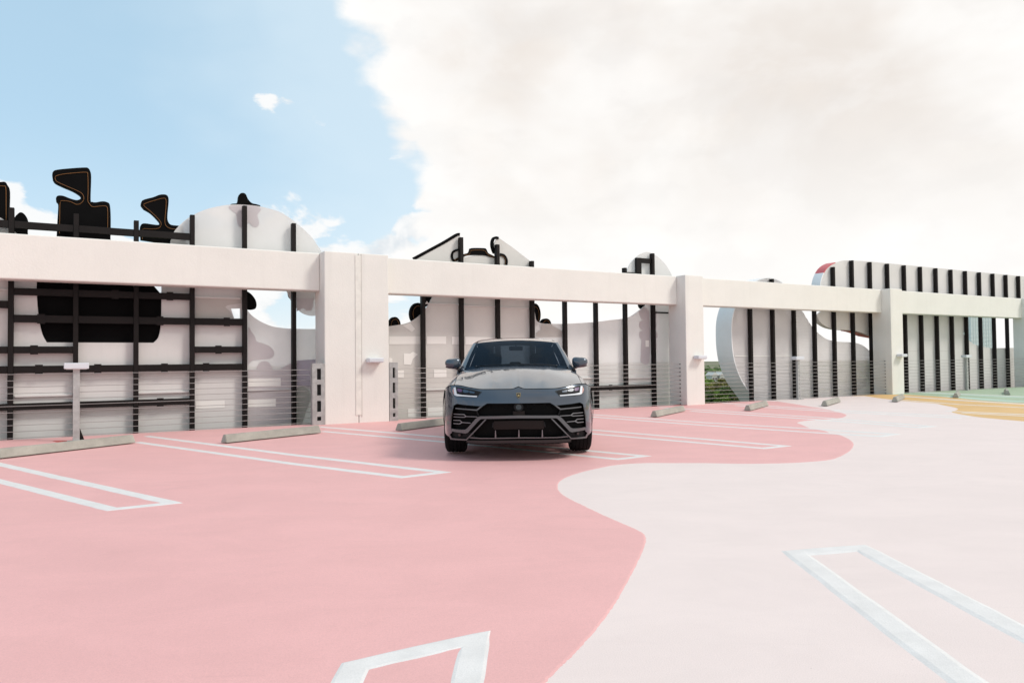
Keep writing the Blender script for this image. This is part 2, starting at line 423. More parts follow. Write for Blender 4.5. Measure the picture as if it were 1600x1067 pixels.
def ext(a, b, n):                         # from b through a, on to row n
    k = (n-a[1])/(a[1]-b[1]); return (a[0]+(a[0]-b[0])*k, n)
LW = .10
def marking(p):
    for i, q in enumerate(p): pass
    return line_sheet('parking_line', deckpoly(p), LW, .0062 if p[0][0] < 22 else .012, M['line'])
A1, At, A2t, A2 = sn_deck(0,725.5), (.78,-7.66), (.30,-7.68), sn_deck(0,752)
marking([ext(A1, At, -.6), At, A2t, ext(A2, A2t, -1.2)])
marking([sn_deck(230,681.5), sn_deck(460,711), (3.62,-7.36), (3.10,-7.42), sn_deck(460,725), sn_deck(215,691)])
c1, c2 = sn_deck(500,667), sn_deck(504,674)
marking([c1, sn_deck(693,683), (6.40,-7.56), (5.92,-7.60), sn_deck(693,690.5), c2])
d1, d2 = sn_deck(923,671.5), sn_deck(923,677.5)
marking([ext(d1, (8.75,-7.85), -.8), d1, (8.75,-7.85), (8.28,-7.86), d2, ext(d2, (8.28,-7.86), -1.6)])
marking([sn_deck(922,647.5), sn_deck(1100,660.3), sn_deck(1268,670), (11.5,-7.75), (11.0,-7.8), sn_deck(1293,677.3), sn_deck(1100,664.6), sn_deck(922,651.2)])
marking([sn_deck(1030,636.5), sn_deck(1100,640.6), sn_deck(1290,653), (13.3,-7.3), (12.9,-7.3), sn_deck(1285,656), sn_deck(1100,643.8), sn_deck(1080,642.4)])
marking([sn_deck(1130,629.8), sn_deck(1290,640), (16.0,-6.5)])
marking([sn_deck(1150,633.5), sn_deck(1290,642.6), (15.5,-6.6)])
for q in ([(1400,624.5),(1500,632),(1600,637)], [(1503,645.2),(1600,650)], [(1480,642),(1500,643.2),(1600,647.5)], [(1430,612.5),(1520,616.5),(1600,620)], [(1415,619.6),(1500,625.5),(1600,631.5)]):
    marking([sn_deck(*p) for p in q])
# the facing row of stalls, in the foreground
h1, h2, h3, h4 = sn_deck(543,1067), sn_deck(555,1041.5), sn_deck(744.5,998.5), sn_deck(729,1067)
def far(a, b, L): v = np.array(a)-np.array(b); v /= np.linalg.norm(v); return tuple(np.array(a)+v*L)
marking([far(h1,h2,4.5), h2, h3, far(h4,h3,4.5)])
i1, i2, i3, i4 = sn_deck(1512,1066), sn_deck(1243,864), sn_deck(1346,856), sn_deck(1600,990)
marking([far(i1,i2,4), i2, i3, far(i4,i3,4)])

def blob(cx, cy, r, n=26, amp=.35, seed=1):
    rr = random.Random(seed); ph = [rr.uniform(0, 6.28) for _ in range(4)]
    return [(cx+r*(1+amp*sum(math.sin((k+2)*a+ph[k])/(k+1.5) for k in range(4)))*math.cos(a),
             cy+r*.55*(1+amp*sum(math.sin((k+2)*a+ph[k])/(k+1.5) for k in range(4)))*math.sin(a)) for a in [2*math.pi*i/n for i in range(n)]]

GZ = -14.0
M['land'] = mat('scrub_land', (.15, .165, .085), .9, var=.45, vscale=.02)
bm = bmesh.new()
ring = [(0, 0)]+[(5000*math.cos(a), 5000*math.sin(a)) for a in [2*math.pi*i/48 for i in range(48)]]
vv = [bm.verts.new((x, y, GZ)) for x, y in ring]
for i in range(48): bm.faces.new((vv[0], vv[1+i], vv[1+(i+1) % 48]))
struct(link('ground', bm, M['land']))

# ------------------------------------------------------------ columns, beams
COLS = [(-4.79, -4.12), (4.43, 5.145), (5.155, 5.82), (14.36, 15.03), (23.60, 24.27), (32.84, 33.51)]
CT = 3.55
col_labels = ['white concrete column beyond the left edge carrying the first beam', 'left half of the wide double column, beside the slotted steel post',
 'right half of the wide double column, with the white wall lamp', 'white square column just right of the car, with a lamp at its right edge',
 'white square column standing where pink paint meets orange', 'white square column at the far right edge behind the green paint']
for (s0, s1), lab in zip(COLS, col_labels):
    o = W((s0+s1)/2, .34, 0); h = (s1-s0)/2
    bm = bmesh.new(); box(bm, -h, h, -.34, .34, -3.5, CT, .018, 2)
    c = link('column', bm, M['wall']); c.location = o; c.rotation_euler = (0, 0, WROT)
    tag(c, lab, 'column', 'white columns along the parapet')
    if abs(s0-5.155) < .01:
        bm = bmesh.new(); box(bm, -h-.075, -h+.05, -.352, -.3425, .16, 3.50, .003)
        link('joint_cover', bm, M['joint'], c)
        bm = bmesh.new(); box(bm, -h+.051, -h+.062, -.349, -.3428, .12, CT-.02)
        link('joint_gap', bm, M['gapc'], c)
beam_labels = ['white concrete beam across the left opening, below the black figure signs', 'white concrete beam above the car, between the double column and the next column',
 'white concrete beam over the round drum screen', 'white concrete beam over the green paint, below the row of black posts']
for i, ((a0, a1), (b0, b1)) in enumerate([(COLS[0], COLS[1]), (COLS[2], COLS[3]), (COLS[3], COLS[4]), (COLS[4], COLS[5])]):
    o = W((a1+b0)/2, .51, 0); L = (b0-a1)/2
    bm = bmesh.new(); box(bm, -L, L, -.185, .18, 2.755, CT-.006, .022, 2)
    c = link('beam', bm, M['wall']); c.location = o; c.rotation_euler = (0, 0, WROT)
    tag(c, beam_labels[i], 'beam', 'white beams between the columns')

# ------------------------------------------------------------ cable railings
rail_labels = ['steel cable railing across the left opening, in front of the grid of black rails', 'steel cable railing behind the car, between the double column and the next column',
 'steel cable railing in front of the round drum screen', 'steel cable railing behind the green paint at far right']
def end_post(parent, s0, s1, n, s_ref):
    loops = [[(s0, 0), (s1, 0), (s1, 1.25), (s0, 1.25)]]
    m = (s0+s1)/2+.01; w = (s1-s0)*.16
    for z0, z1 in ((.09, .17), (.27, .49), (.60, .82), (.92, 1.14)): loops.append([(m-w, z0), (m+w, z0), (m+w, z1), (m-w, z1)])
    bm = prism(loops, n, n+.02, lambda s, z, w: (s-s_ref, w, z))
    box(bm, s0-s_ref, s0-s_ref+.012, n+.02, n+.12, 0, 1.25); box(bm, s1-s_ref-.012, s1-s_ref, n+.02, n+.12, 0, 1.25)
    p = link('end_post', bm, M['galv'], parent)
    bm = bmesh.new()
    box(bm, m-s_ref-w*1.3, m-s_ref+w*1.3, n+.06, n+.07, .05, 1.2); link('back_plate', bm, M['dark'], p)
for i, ((a0, a1), (b0, b1)) in enumerate([(COLS[0], COLS[1]), (COLS[2], COLS[3]), (COLS[3], COLS[4]), (COLS[4], COLS[5])]):
    sm = (a1+b0)/2; L = (b0-a1)/2
    t = thing('cable_railing', rail_labels[i], 'railing', W(sm, 0), WROT, 'cable railings along the deck edge')
    for k in range(11):
        z = .035+.1085*k; bm = bmesh.new()
        sag = [(-L+2*L*j/8, .24, z-.006*math.sin(math.pi*j/8)) for j in range(9)]
        tube(bm, sag, .0055, 5, cap=False)
        link('cable', bm, M['cable'], t, smooth=True)
        for e in (-L+.0, L-.035):
            bm = bmesh.new(); box(bm, e, e+.035, .232, .248, z-.011, z+.011); link('cable_fitting', bm, M['black'], t)
    if i == 0: end_post(t, 4.17, 4.425, -.02, sm)
    if i == 1: end_post(t, 5.825, 6.02, .0, sm)

def light_post(s, n, label, slots=True):
    t = thing('light_post', label, 'light post', W(s, n), WROT, 'low light posts at the railing')
    bm = bmesh.new(); box(bm, -.05, .05, -.035, .035, .012, 1.20, .004)
    p = link('post', bm, M['galv'], t)
    if slots:
        bm = bmesh.new()
        for z in [.1+.12*k for k in range(9)]: box(bm, -.008, .008, -.0375, -.0345, z, z+.03)
        link('slot', bm, M['dark'], p)['kind'] = 'stuff'
    bm = bmesh.new(); box(bm, -.13, .13, -.10, .12, 0, .014); link('base_plate', bm, M['galv'], t)
    bm = bmesh.new(); prism([[(.05, .014), (.12, .014), (.052, .22)]], -.006, .006, lambda x, z, w: (x, w+.02, z), bm=bm); link('gusset', bm, M['black'], t)
    bm = bmesh.new(); box(bm, -.18, .18, -.10, .10, 1.20, 1.30, .012, 2); l = link('lamp_head', bm, M['lamp'], t)
    bm = bmesh.new(); box(bm, -.15, .15, -.08, .08, 1.192, 1.199); link('lens', bm, M['lens'], l)
light_post(.052, -.70, 'grey steel light post with flat white head on red stain at left', False)
light_post(18.95, .05, 'grey steel light post in front of the drum screen')
light_post(28.2, .05, 'grey steel light post standing at the edge of the green paint')
# red stain round the first post
c0 = W(.0, -.66)
sheet('red_paint_stain', [(c0.x+x, c0.y+y) for x, y in blob(0, 0, .26, seed=4)], .008, M['stain'])
c0 = W(14.2, .1)
sheet('red_paint_stain', [(c0.x+x, c0.y+y) for x, y in blob(0, 0, .16, seed=9)], .008, M['stain'])

for s, lab in ((5.47, 'white wall lamp on the wide double column'), (14.78, 'white wall lamp on the column just right of the car'), (24.02, 'white wall lamp on the column by the orange paint')):
    t = thing('wall_lamp', lab, 'wall lamp', W(s, 0, 1.30), WROT, 'white lamps on the columns')
    bm = bmesh.new(); box(bm, -.165, .165, -.20, -.004, -.045, .05, .02, 3); l = link('housing', bm, M['lamp'], t)
    bm = bmesh.new(); box(bm, -.14, .14, -.17, -.03, -.052, -.0455); link('lens', bm, M['lens'], t)

# ------------------------------------------------------------ wheel stops
def wheel_stop(s, n, ang, L, label):
    prof = [(0, 0), (.16, 0), (.148, .03), (.112, .125), (.048, .125), (.012, .03)]
    bm = bmesh.new(); rings = []
    ks = 9
    for k in range(ks):
        x = L*k/(ks-1); jit = 0 if k in (0, ks-1) else .0025
        sh = .0 if 0 < k < ks-1 else (.012 if k == 0 else -.012)
        rings.append([bm.verts.new((x+sh*(z/.12), y+random.uniform(-jit, jit), z+(random.uniform(-jit, jit) if z > 0 else 0))) for y, z in prof])
    m = len(prof)
    for k in range(ks-1):
        for j in range(m): bm.faces.new((rings[k][j], rings[k+1][j], rings[k+1][(j+1) % m], rings[k][(j+1) % m]))
    bm.faces.new(rings[0]); bm.faces.new(rings[-1][::-1]); bmesh.ops.recalc_face_normals(bm, faces=bm.faces[:])
    hard = [e for e in bm.edges if len(e.link_faces) == 2 and e.calc_face_angle(0) > .5]
    bmesh.ops.bevel(bm, geom=hard, offset=.007, segments=2, affect='EDGES')
    o = link('wheel_stop', bm, M['stop'])
    p = W(s, n); o.location = (p.x, p.y, .0165); o.rotation_euler = (0, 0, WROT+R(ang))
    for k in (.18, .82):
        bm = bmesh.new(); tube(bm, [(L*k, .08, .10), (L*k, .08, .129)], .013, 8); link('pin', bm, M['galv'], o)
    tag(o, label, 'wheel stop', 'concrete wheel stops in front of the wall')
ST = [((0,718),None,34.1,2.07,'weathered concrete wheel stop below the light post with red stain'),
 ((354,693.5),None,24.3,1.90,'weathered concrete wheel stop left of the wide double column'),
 ((628,674),None,29,2.0,'shaded concrete wheel stop partly hidden behind the car'),
 ((1027,652.5),None,29.9,2.1,'concrete wheel stop just right of the car at foot of column'),
 ((1173,642.5),None,29.6,2.15,'concrete wheel stop on pink paint before the drum screen'),
 ((1293,635),None,27,2.1,'concrete wheel stop on pale paint beside the tip of the pink lobe'),
 ((1403,628.5),None,27,2.2,'concrete wheel stop where pale pink meets the orange paint'),
 ((1498,622),None,27,2.1,'concrete wheel stop seen end-on at the border of green and orange paint'),
 ((1579,617.5),None,27,2.1,'concrete wheel stop seen end-on, on green paint at far right')]
for p, _, a, L, lab in ST:
    s, n = sn_deck(*p); wheel_stop(s, n, a, L, lab)

# ------------------------------------------------------------ facade screens outside the railing
PN0, PN1, PW = .875, 1.0, .085
def sz_map(n_off=0.): return lambda s, z, w: (s, w, z)       # screen-local frame: x = s, y = n, z
def post(parent, s, top, z0=-4.):
    bm = bmesh.new(); box(bm, s, s+PW, PN0, PN1, z0, top, .004); return link('post', bm, M['black'], parent)
def rail_bar(parent, s0, s1, z0, z1, clips=()):
    bm = bmesh.new(); box(bm, s0, s1, PN0+.012, PN0+.085, z0, z1, .004)
    o = link('rail', bm, M['black'], parent)
    for c in clips:
        bm = bmesh.new(); box(bm, c-.06, c+.06, PN0+.006, PN0+.0115, z0-.02, z1+.02); link('clip', bm, M['black'], o)
    return o
def plate(name, loops, n0, n1, m, parent): return link(name, prism(loops, n0, n1, sz_map()), m, parent)
def frame_root(name, label): return thing(name, label, 'facade screen', W(0, 0), WROT, 'facade screens hung outside the parapet')
def sign(label, outline, n0=1.07, n1=1.27, trim=None, extra=(), mats=None, smooth=False):
    cs = sum(p[0] for p in outline)/len(outline); zb = min(p[1] for p in outline)
    t = thing('figure_sign', label, 'sign', W(cs, 0, zb), WROT)
    ol = [(p[0]-cs, p[1]-zb) for p in outline]
    bm = prism([ol]+[[(p[0]-cs, p[1]-zb) for p in h] for h in extra], n0, n1, sz_map())
    o = link('sign_box', bm, [M['sign'], M['signside']], t)
    for f in o.data.polygons:
        if abs(f.normal.y) < .3: f.material_index = 0
    if trim:
        il = inset(ol, trim[0]); pts = il if len(trim) < 2 else il[trim[1]:trim[2]]
        bm = bmesh.new(); tube(bm, [(p[0], n0-.008, p[1]) for p in pts], .0085, 5, closed=len(trim) < 2)
        link('tube_light', bm, M['neon'], t, smooth=True)
    return t

# ---- left screen
LS = frame_root('facade_screen', 'left white screen on a grid of black posts and rails')
for k, top in {-3:4.0, -2:4.05, -1:4.09, 0:4.07, 1:4.03, 2:4.23, 3:4.51, 4:4.23}.items(): post(LS, k, top)
def rails(s0, s1, z0, z1, clip=True):
    for k in range(s0, s1):
        cl = [k+.25+.5*random.random()] if clip and random.random() < .8 else []
        rail_bar(LS, k+PW+.001, k+.999, z0, z1, cl)
rails(-3, 2, 3.725, 3.855, False); rails(-1, 2, 2.53, 2.655); rails(-1, 3, 2.04, 2.175); rails(-3, 0, 1.485, 1.61); rails(2, 3, 1.485, 1.61)
rails(-3, 3, 1.13, 1.26); rails(-3, 2, .47, .59); rails(-3, -1, 2.29, 2.42)
N = 1.03
win = walls([(57,440),(58,470),(60,492),(63,510),(67,524),(73,535)], N); win2 = walls([(240,535.5),(247,528),(250.5,515),(252,498),(252.5,470),(253,440)], N)
hole = crom(win, False, 4)+crom(win2, False, 4); hole = [(s, min(z, 2.98)) for s, z in hole]
hole[0] = (hole[0][0], 3.0); hole[-1] = (hole[-1][0], 3.0)
patch = walls([(361,482),(376,481.5),(376,497.5),(366,497.5),(363,489)], N); patch = [(min(p[0], 2.985), p[1]) for p in patch]
body = [(-3.2, -4), (3.02, -4), (3.02, 3.3), (-3.2, 3.3)]
plate('white_panel', [body, hole, patch], N, N+.09, M['panel'], LS)
for s0, s1, z in ((-3.1, -1.0, 2.62), (2.09, 2.98, 2.60), (-.9, -.003, .715), (1.09, 1.995, .715)):
    bm = bmesh.new(); box(bm, s0, s1, N-.055, N-.002, z-.018, z+.018, .004); link('ledge', bm, M['panel'], LS)
bm = bmesh.new(); box(bm, 3.09, 3.995, N-.04, N-.002, .695, .715); link('ledge', bm, M['panel'], LS)
rp = crom(walls([(384,481),(387,485),(392.5,492),(404,500.5),(415,506),(426,510),(437.5,512),(448.8,513.2),(460,513.6),(480,514),(500,514)], N), False, 4)
plate('perforated_panel', [[(3.021, -4), (rp[-1][0]+.25, -4), (rp[-1][0]+.25, rp[-1][1])]+rp[::-1]+[(3.021, rp[0][1])]], N, N+.03, M['perf'], LS)
def shapes(parent, name, px, m, k=4, n=N-.004, closed=True):
    q = walls(px, n); q = crom(q, True, k) if k > 1 else q
    return plate(name, [q], n-.003, n, m, parent)
shapes(LS, 'printed_shape', [(387.5,514),(393,518),(398.5,526),(401.5,533.5),(412.8,537),(423,542.4),(428.3,550),(427,556.5),(421.8,560),(409,561.5),(396,562.7),(390,567),(387.5,569)], M['mauve'])
shapes(LS, 'printed_shape', [(402.6,577),(403.8,569),(409.4,564.5),(417,564.5),(422.6,569.4),(424.7,577)], M['mauve'])
shapes(LS, 'printed_shape', [(387.5,577.2),(437,577.2),(446.5,571),(464.5,563.2),(500,560.8),(500,616),(470,601),(462,615),(461,660),(387.5,665)], M['mauve'], 1, N-.0075)
shapes(LS, 'printed_shape', [(464.2,563.4),(500,560.9),(500,610),(485,604),(464.2,602)], M['purple'], 1, N-.012)
shapes(LS, 'printed_shape', [(464.2,606),(473,603),(481,608),(487,618),(479,640),(472,662),(464.2,663)], M['olive'], 1, N-.016)
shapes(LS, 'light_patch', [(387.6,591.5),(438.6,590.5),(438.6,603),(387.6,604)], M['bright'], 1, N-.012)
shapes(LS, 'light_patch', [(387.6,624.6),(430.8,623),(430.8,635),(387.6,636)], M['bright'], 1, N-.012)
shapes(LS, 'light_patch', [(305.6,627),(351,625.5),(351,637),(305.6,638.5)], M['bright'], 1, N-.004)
shapes(LS, 'printed_shape', [(305.6,463),(377,466),(377,474),(355,477),(352,480),(360,487),(364,497),(305.6,497)], M['beige'], 1, N-.004)
# translucent round panels above the beam
disc = crom(walls([(266,378),(271.5,363),(282.7,350),(298.5,338),(318.7,328.5),(339,323),(357,320.3),(379.4,320),(402,322),(420,326),(438,332),(456,343),(478.4,362),(489.6,374),(502,393)], N+.02), False, 5)
low_ = crom(walls([(512,440),(510,475),(500,491),(492,493.3),(483,493),(472,489),(463.7,481.3),(455,470),(448,455)], N+.02), False, 4)
plate('perforated_panel', [disc+low_+walls([(380,442),(290,432),(266,410)], N+.02)], N+.02, N+.045, M['perf'], LS)
shapes(LS, 'printed_shape', [(358,322.5),(361.5,328.5),(369,335),(370.5,347.5),(375,355.3),(384,355.3),(388.5,348),(395,354),(402,354.5),(405,347.5),(402,337),(405,332),(407.5,326),(395,321.5),(380,320.5)], M['mauve'], 3, N+.016)
shapes(LS, 'printed_shape', [(463.5,466),(490,466),(489.5,478),(486.5,485.5),(479.5,485.8),(473,480.5),(469.5,484),(463.5,486.5)], M['mauve'], 1, N+.016)
ld = crom(walls([(-40,325),(0,340),(9,347),(18,358),(33,371),(40,384),(44,400),(40,425)], N+.02), False, 4)
plate('perforated_panel', [[(-3.1, 3.0)]+[(-3.1, ld[0][1])]+ld], N+.02, N+.045, M['perf'], LS)

# ---- figure signs
c1 = lambda pts: [(x/4.447, 230+y/4.447) for x, y in pts]
c2 = lambda pts: [(240+x/4.447, 280+y/4.447) for x, y in pts]
NS = 1.12
big = crom(walls(c1([(362,195),(368,172),(395,158),(500,147),(590,142),(612,146),(626,165),(634,210),(630,365),(640,380),(665,384),(710,377),(745,383),(764,405),(770,500),(768,640)]), NS), False, 4)
wl = walls([(252,460),(253,500),(249,524),(238,538)], NS); wl2 = walls([(75,538),(66,528),(60,505),(57,470)], NS)
bigL = crom(walls(c1([(392,640),(398,520),(404,400),(390,372),(390,350),(405,337),(440,339),(490,358),(530,368),(555,362),(562,348),(550,328),(505,300),(440,272),(385,245),(366,222)]), NS), False, 4)
big_out = big+[(big[-1][0]+.35, 3.3)]+crom(wl, False, 3)+crom(wl2, False, 3)+[(wl2[-1][0], 3.3)]+bigL
t = sign('large black figure sign with a notched beak, highest above the left beam', big_out, NS, NS+.18)
ol = big+bigL[:0]
bm = bmesh.new()
def trim(t, pts_px, nn, closed=False, r=.0085, k=4):
    q = crom(walls(pts_px, nn), closed, k); bm = bmesh.new(); L = t.location; li = t.matrix_world
    cs = (Vector((L.x, L.y))).dot(Vector((SA, CA)))
    tube(bm, [(s-cs, nn, z-L.z) for s, z in q], r*.62, 5, closed)
    link('tube_light', bm, M['neon'], t, smooth=True)
trim(t, c1([(413,600),(415,470),(418,385),(440,373),(490,380),(530,398),(560,392),(582,365),(575,330),(540,305),(470,275),(400,243),(384,222),(388,203),(430,190),(520,180),(600,176),(610,195),(612,300),(610,370),(622,395),(645,415),(700,410),(738,412),(748,440),(748,540),(746,610)]), NS-.012)
small = crom(walls(c1([(981,400),(985,375),(1010,362),(1065,348),(1110,331),(1150,330),(1168,345),(1172,380),(1164,470),(1166,510),(1185,538),(1230,545),(1270,548)]), NS), False, 4)
sl = crom(walls(c1([(980,640),(975,560),(985,535),(1010,530),(1060,537),(1100,540),(1112,525),(1095,500),(1050,455),(1000,425)]), NS), False, 4)
t = sign('smaller black figure sign with a pointed beak, beside the round clear panel', small+walls([(292,385)], NS)+sl, NS, NS+.18)
trim(t, c1([(990,640),(990,572),(1060,570),(1105,562),(1120,535),(1105,505),(1050,450),(1004,412),(1004,395),(1060,375),(1120,358),(1150,360),(1154,400),(1146,500),(1150,540),(1180,565),(1240,572)]), NS-.012)
lf = walls([(-14,284),(0,284.5),(8,284.5),(12,290),(15,298),(14.5,330),(14.5,376),(-14,376)], NS)
t = sign('black sign with orange trim cut off by the left edge of the photo', crom(lf[:7], False, 3)+[lf[7]], NS, NS+.15)
trim(t, [(-10,291),(5,291),(9,294),(9.5,320),(9.5,370)], NS-.012)
sign('small black lump sign behind the clear panel above the left beam', crom(walls([(22,372),(21,345),(28,334),(34,332),(40,337),(44,346),(43,360),(42,385),(22,385)], NS), True, 3), NS, NS+.12)
sign('black hat-shaped sign behind the top of the round clear panel', crom(walls(c2([(535,182),(545,172),(578,168),(588,150),(592,120),(603,100),(625,96),(642,107),(656,138),(682,166),(720,176),(742,188),(700,215),(580,210)]), NS), True, 4), NS, NS+.12)
sign('black rounded beak sign under the beam right of the grid', crom(walls([(384,455),(392,459),(399,468),(401,477),(398,483),(388,483.5),(381,480),(379,462)], NS), True, 4), NS, NS+.10)
sign('black blunt sign between post and double column under the beam', [(s, z) for s, z in crom(walls([(452,440),(451,458),(454,466),(462,467.5),(478,467.5),(496,467.5),(498,450)], NS), False, 3)], NS, NS+.10)

# ---- middle screen
MS = frame_root('facade_screen', 'middle white mesh screen on black posts behind the car')
for k, top in {7:3.45, 8:4.23, 9:4.13, 10:3.78, 11:3.45, 12:3.45, 13:3.77, 14:4.23}.items(): post(MS, k-.02, top)
for k in (11, 12, 13): rail_bar(MS, k+PW-.019, k+.979, .45, .57, [k+.45] if k == 12 else [])
rail_bar(MS, 10+PW-.019, 10.979, .45, .57)
c3 = lambda pts: [(640+x/7.619, 360+y/7.619) for x, y in pts]
c5 = lambda pts: [(820+x/5.929, 460+y/5.929) for x, y in pts]
left_edge = crom(walls([(560,514),(600,510.5),(619.7,508),(631.5,506),(642,502.5),(651,496.5),(658,490.5),(667,479.5),(674,467),(679,455)], N), False, 4)
top_ = walls([(672,440),(640,412),(652,403.4),(666,394.5),(692.5,380.3),(714.8,366.5),(719,369),(722,400),(727,402),(740,399.5),(755,398.5),(768,400),(774.5,404),(771.5,391),(772.5,380),(776,373.5),(780,372.3),(784,375),(800,386),(827,407),(834,413),(836,445)], N)
right_edge = crom(walls([(833,470),(836,490),(838,500),(843,504),(850,505.5),(862,505.9),(878,506),(907.7,504.7),(936.4,502.5),(955,500),(971.8,498.2),(982,496),(990,491.5),(998.8,485),(1005.5,479.5),(1010.6,475),(1013,466)], N), False, 4)
arch = crom(walls([(974,446),(977,432),(979.8,423.6),(985.6,411),(994,402),(1004,395.5),(1013,394.2),(1023,398),(1035,408),(1043.7,419),(1051,433),(1056,448)], N), False, 4)
mp = left_edge+top_+right_edge+[(right_edge[-1][0]-.25, 3.2)]+arch+[(15.5, 3.2), (15.5, -4), (left_edge[0][0], -4)]
mesh_part = left_edge+top_+walls([(833,470)], N)+[(10.04, 2.4), (10.04, -4), (left_edge[0][0], -4)]
perf_part = [(10.041, 2.4)]+[p for p in right_edge if p[0] > 10.06]+[(right_edge[-1][0]-.2, 3.1)]+arch+[(15.4, 3.1), (15.4, -4), (10.041, -4)]
plate('mesh_panel', [mesh_part], N, N+.03, M['mesh'], MS)
plate('perforated_panel', [perf_part], N, N+.03, M['perf'], MS)
for s0, s1, z, nm in ((7.1, 8.0, 2.625, 0), (8.08, 8.98, 2.60, 0), (9.08, 9.96, 2.585, 0), (7.1, 7.97, .60, 0), (11.08, 11.95, .78, 0), (13.08, 13.95, .745, 0)):
    bm = bmesh.new(); box(bm, s0, s1, N-.045, N-.002, z-.015, z+.015, .004); link('ledge', bm, M['panel'], MS)
bm = bmesh.new(); box(bm, 14.08, 15.3, N-.05, N-.002, 2.56, 2.60); link('ledge', bm, M['black'], MS)
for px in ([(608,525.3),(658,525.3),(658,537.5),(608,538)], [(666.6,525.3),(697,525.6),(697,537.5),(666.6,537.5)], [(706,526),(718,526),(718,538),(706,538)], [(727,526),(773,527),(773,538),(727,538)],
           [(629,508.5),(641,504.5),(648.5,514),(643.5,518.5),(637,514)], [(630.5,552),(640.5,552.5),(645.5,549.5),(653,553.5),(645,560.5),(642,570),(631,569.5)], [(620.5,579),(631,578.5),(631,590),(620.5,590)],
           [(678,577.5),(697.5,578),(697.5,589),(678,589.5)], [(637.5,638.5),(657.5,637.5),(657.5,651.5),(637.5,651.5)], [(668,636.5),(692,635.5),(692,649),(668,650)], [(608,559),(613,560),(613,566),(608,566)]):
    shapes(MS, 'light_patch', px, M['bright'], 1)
shapes(MS, 'printed_shape', c5([(104,360),(125,338),(152,325),(150,290),(160,274),(250,274),(260,292),(300,312),(344,336),(344,395),(104,395)]), M['beige'], 1)
shapes(MS, 'printed_shape', c5([(1065,150),(1062,180),(1078,225),(1100,236),(1062,255),(1060,300),(1076,325),(1100,335),(1064,345),(1062,400),(1082,418),(1076,470),(1074,600),(1080,625),(1155,628),(1150,150)]), M['mauve'], 2)
shapes(MS, 'printed_shape', c5([(1212,150),(1220,190),(1214,240),(1222,280),(1212,330),(1228,360),(1232,395),(1216,410),(1220,470),(1212,500)]), M['mauve'], 2)
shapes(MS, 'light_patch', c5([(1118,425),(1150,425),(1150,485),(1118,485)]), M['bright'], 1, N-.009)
# black frame near the arch
bm = bmesh.new()
a = walls([(992.5,403),(1000,403),(1000,428),(992.5,428)], N-.05)
box(bm, a[0][0], a[1][0], N-.11, N-.03, 3.55, a[0][1]); link('frame_leg', bm, M['black'], MS)
b = walls([(1000,403),(1014,403)], N-.05)
bm = bmesh.new(); box(bm, b[0][0]+.001, 13.975, N-.11, N-.03, a[0][1]-.13, a[0][1]-.002); link('frame_top', bm, M['black'], MS)
bm = bmesh.new(); box(bm, 13.07, 13.6, N-.11, N-.03, 3.60, 3.66); link('frame_base', bm, M['black'], MS)
# black edge strips and motifs (hung on the screen)
def band(label, px, w, n0, th, closed=False, trim_px=None, k=4):
    q = crom(walls(px, n0), closed, k); L, Rr = stroke(q, w, closed)
    cs = sum(p[0] for p in q)/len(q); zb = min(p[1] for p in q)
    t = thing('edge_sign', label, 'sign', W(cs, 0, zb), WROT)
    bm = bmesh.new(); n = len(q); rows = []
    for i in range(n): rows.append([bm.verts.new((p[0]-cs, nn, p[1]-zb)) for p, nn in ((L[i], n0), (Rr[i], n0), (Rr[i], n0+th), (L[i], n0+th))])
    for i in range(n if closed else n-1):
        A, B = rows[i], rows[(i+1) % n]
        for j in range(4): bm.faces.new((A[j], A[(j+1) % 4], B[(j+1) % 4], B[j]))
    if not closed: bm.faces.new(rows[0]); bm.faces.new(rows[-1][::-1])
    bmesh.ops.recalc_face_normals(bm, faces=bm.faces[:])
    link('sign_band', bm, M['sign'], t)
    if trim_px: trim(t, trim_px, n0-.012)
    return t
band('black edge strip sloping up along the left wing above the middle beam', c3([(60,335),(180,270),(300,205),(420,140),(520,80),(575,48),(600,50)]), .065, N-.012, .11, k=2)
band('black hook shape behind the tall post on the left wing', c3([(600,225),(555,238),(520,258),(508,290),(510,325),(525,355),(560,350),(600,320)]), .05, N-.03, .06, trim_px=c3([(530,358),(570,335),(600,315)]))
mot = crom(walls(c3([(640,285),(700,268),(718,235),(735,212),(880,212),(912,225),(935,270),(980,295),(1025,318),(1025,330),(960,318),(900,300),(830,294),(740,296),(700,300),(640,312)]), NS-.10), True, 4)
t = sign('black arched motif with orange trim between the two wings', mot, N-.02, N+.05)
trim(t, c3([(650,297),(712,285),(735,240),(880,238),(915,270),(950,300),(1010,322)]), N-.032)
band('black hook strip round the top of the right wing', c3([(1062,95),(1035,86),(1008,95),(992,130),(990,180),(1002,230),(1020,270)]), .06, N-.02, .08)
band('black curved strip right of the second tall post', c3([(1080,290),(1120,300),(1145,330),(1155,365),(1150,410)]), .075, N-.02, .08, trim_px=c3([(1090,300),(1125,320),(1137,350),(1138,405)]))
ce = lambda cx, cy, rx, ry: [(cx+rx*math.cos(a), cy-ry*math.sin(a)) for a in [2*math.pi*i/14 for i in range(14)]]
def disc_sign(label, cx, cy, rx, ry, nn=NS):
    t = sign(label, crom(walls(ce(cx, cy, rx, ry), nn), True, 2), nn, nn+.1)
    trim(t, ce(cx+.3, cy+.3, rx*.66, ry*.72), nn-.012, True)
disc_sign('small black dome sign with orange ring beside the double column', 617, 508, 9.2, 13)
disc_sign('larger black oval sign with orange ring behind the first middle post', 653, 490, 12, 17)
disc_sign('black oval sign with orange ring behind the post above the car roof', 836, 492, 9, 18)
disc_sign('small black dome sign with orange ring right of the car roof', 853.5, 508, 8.2, 10.5)
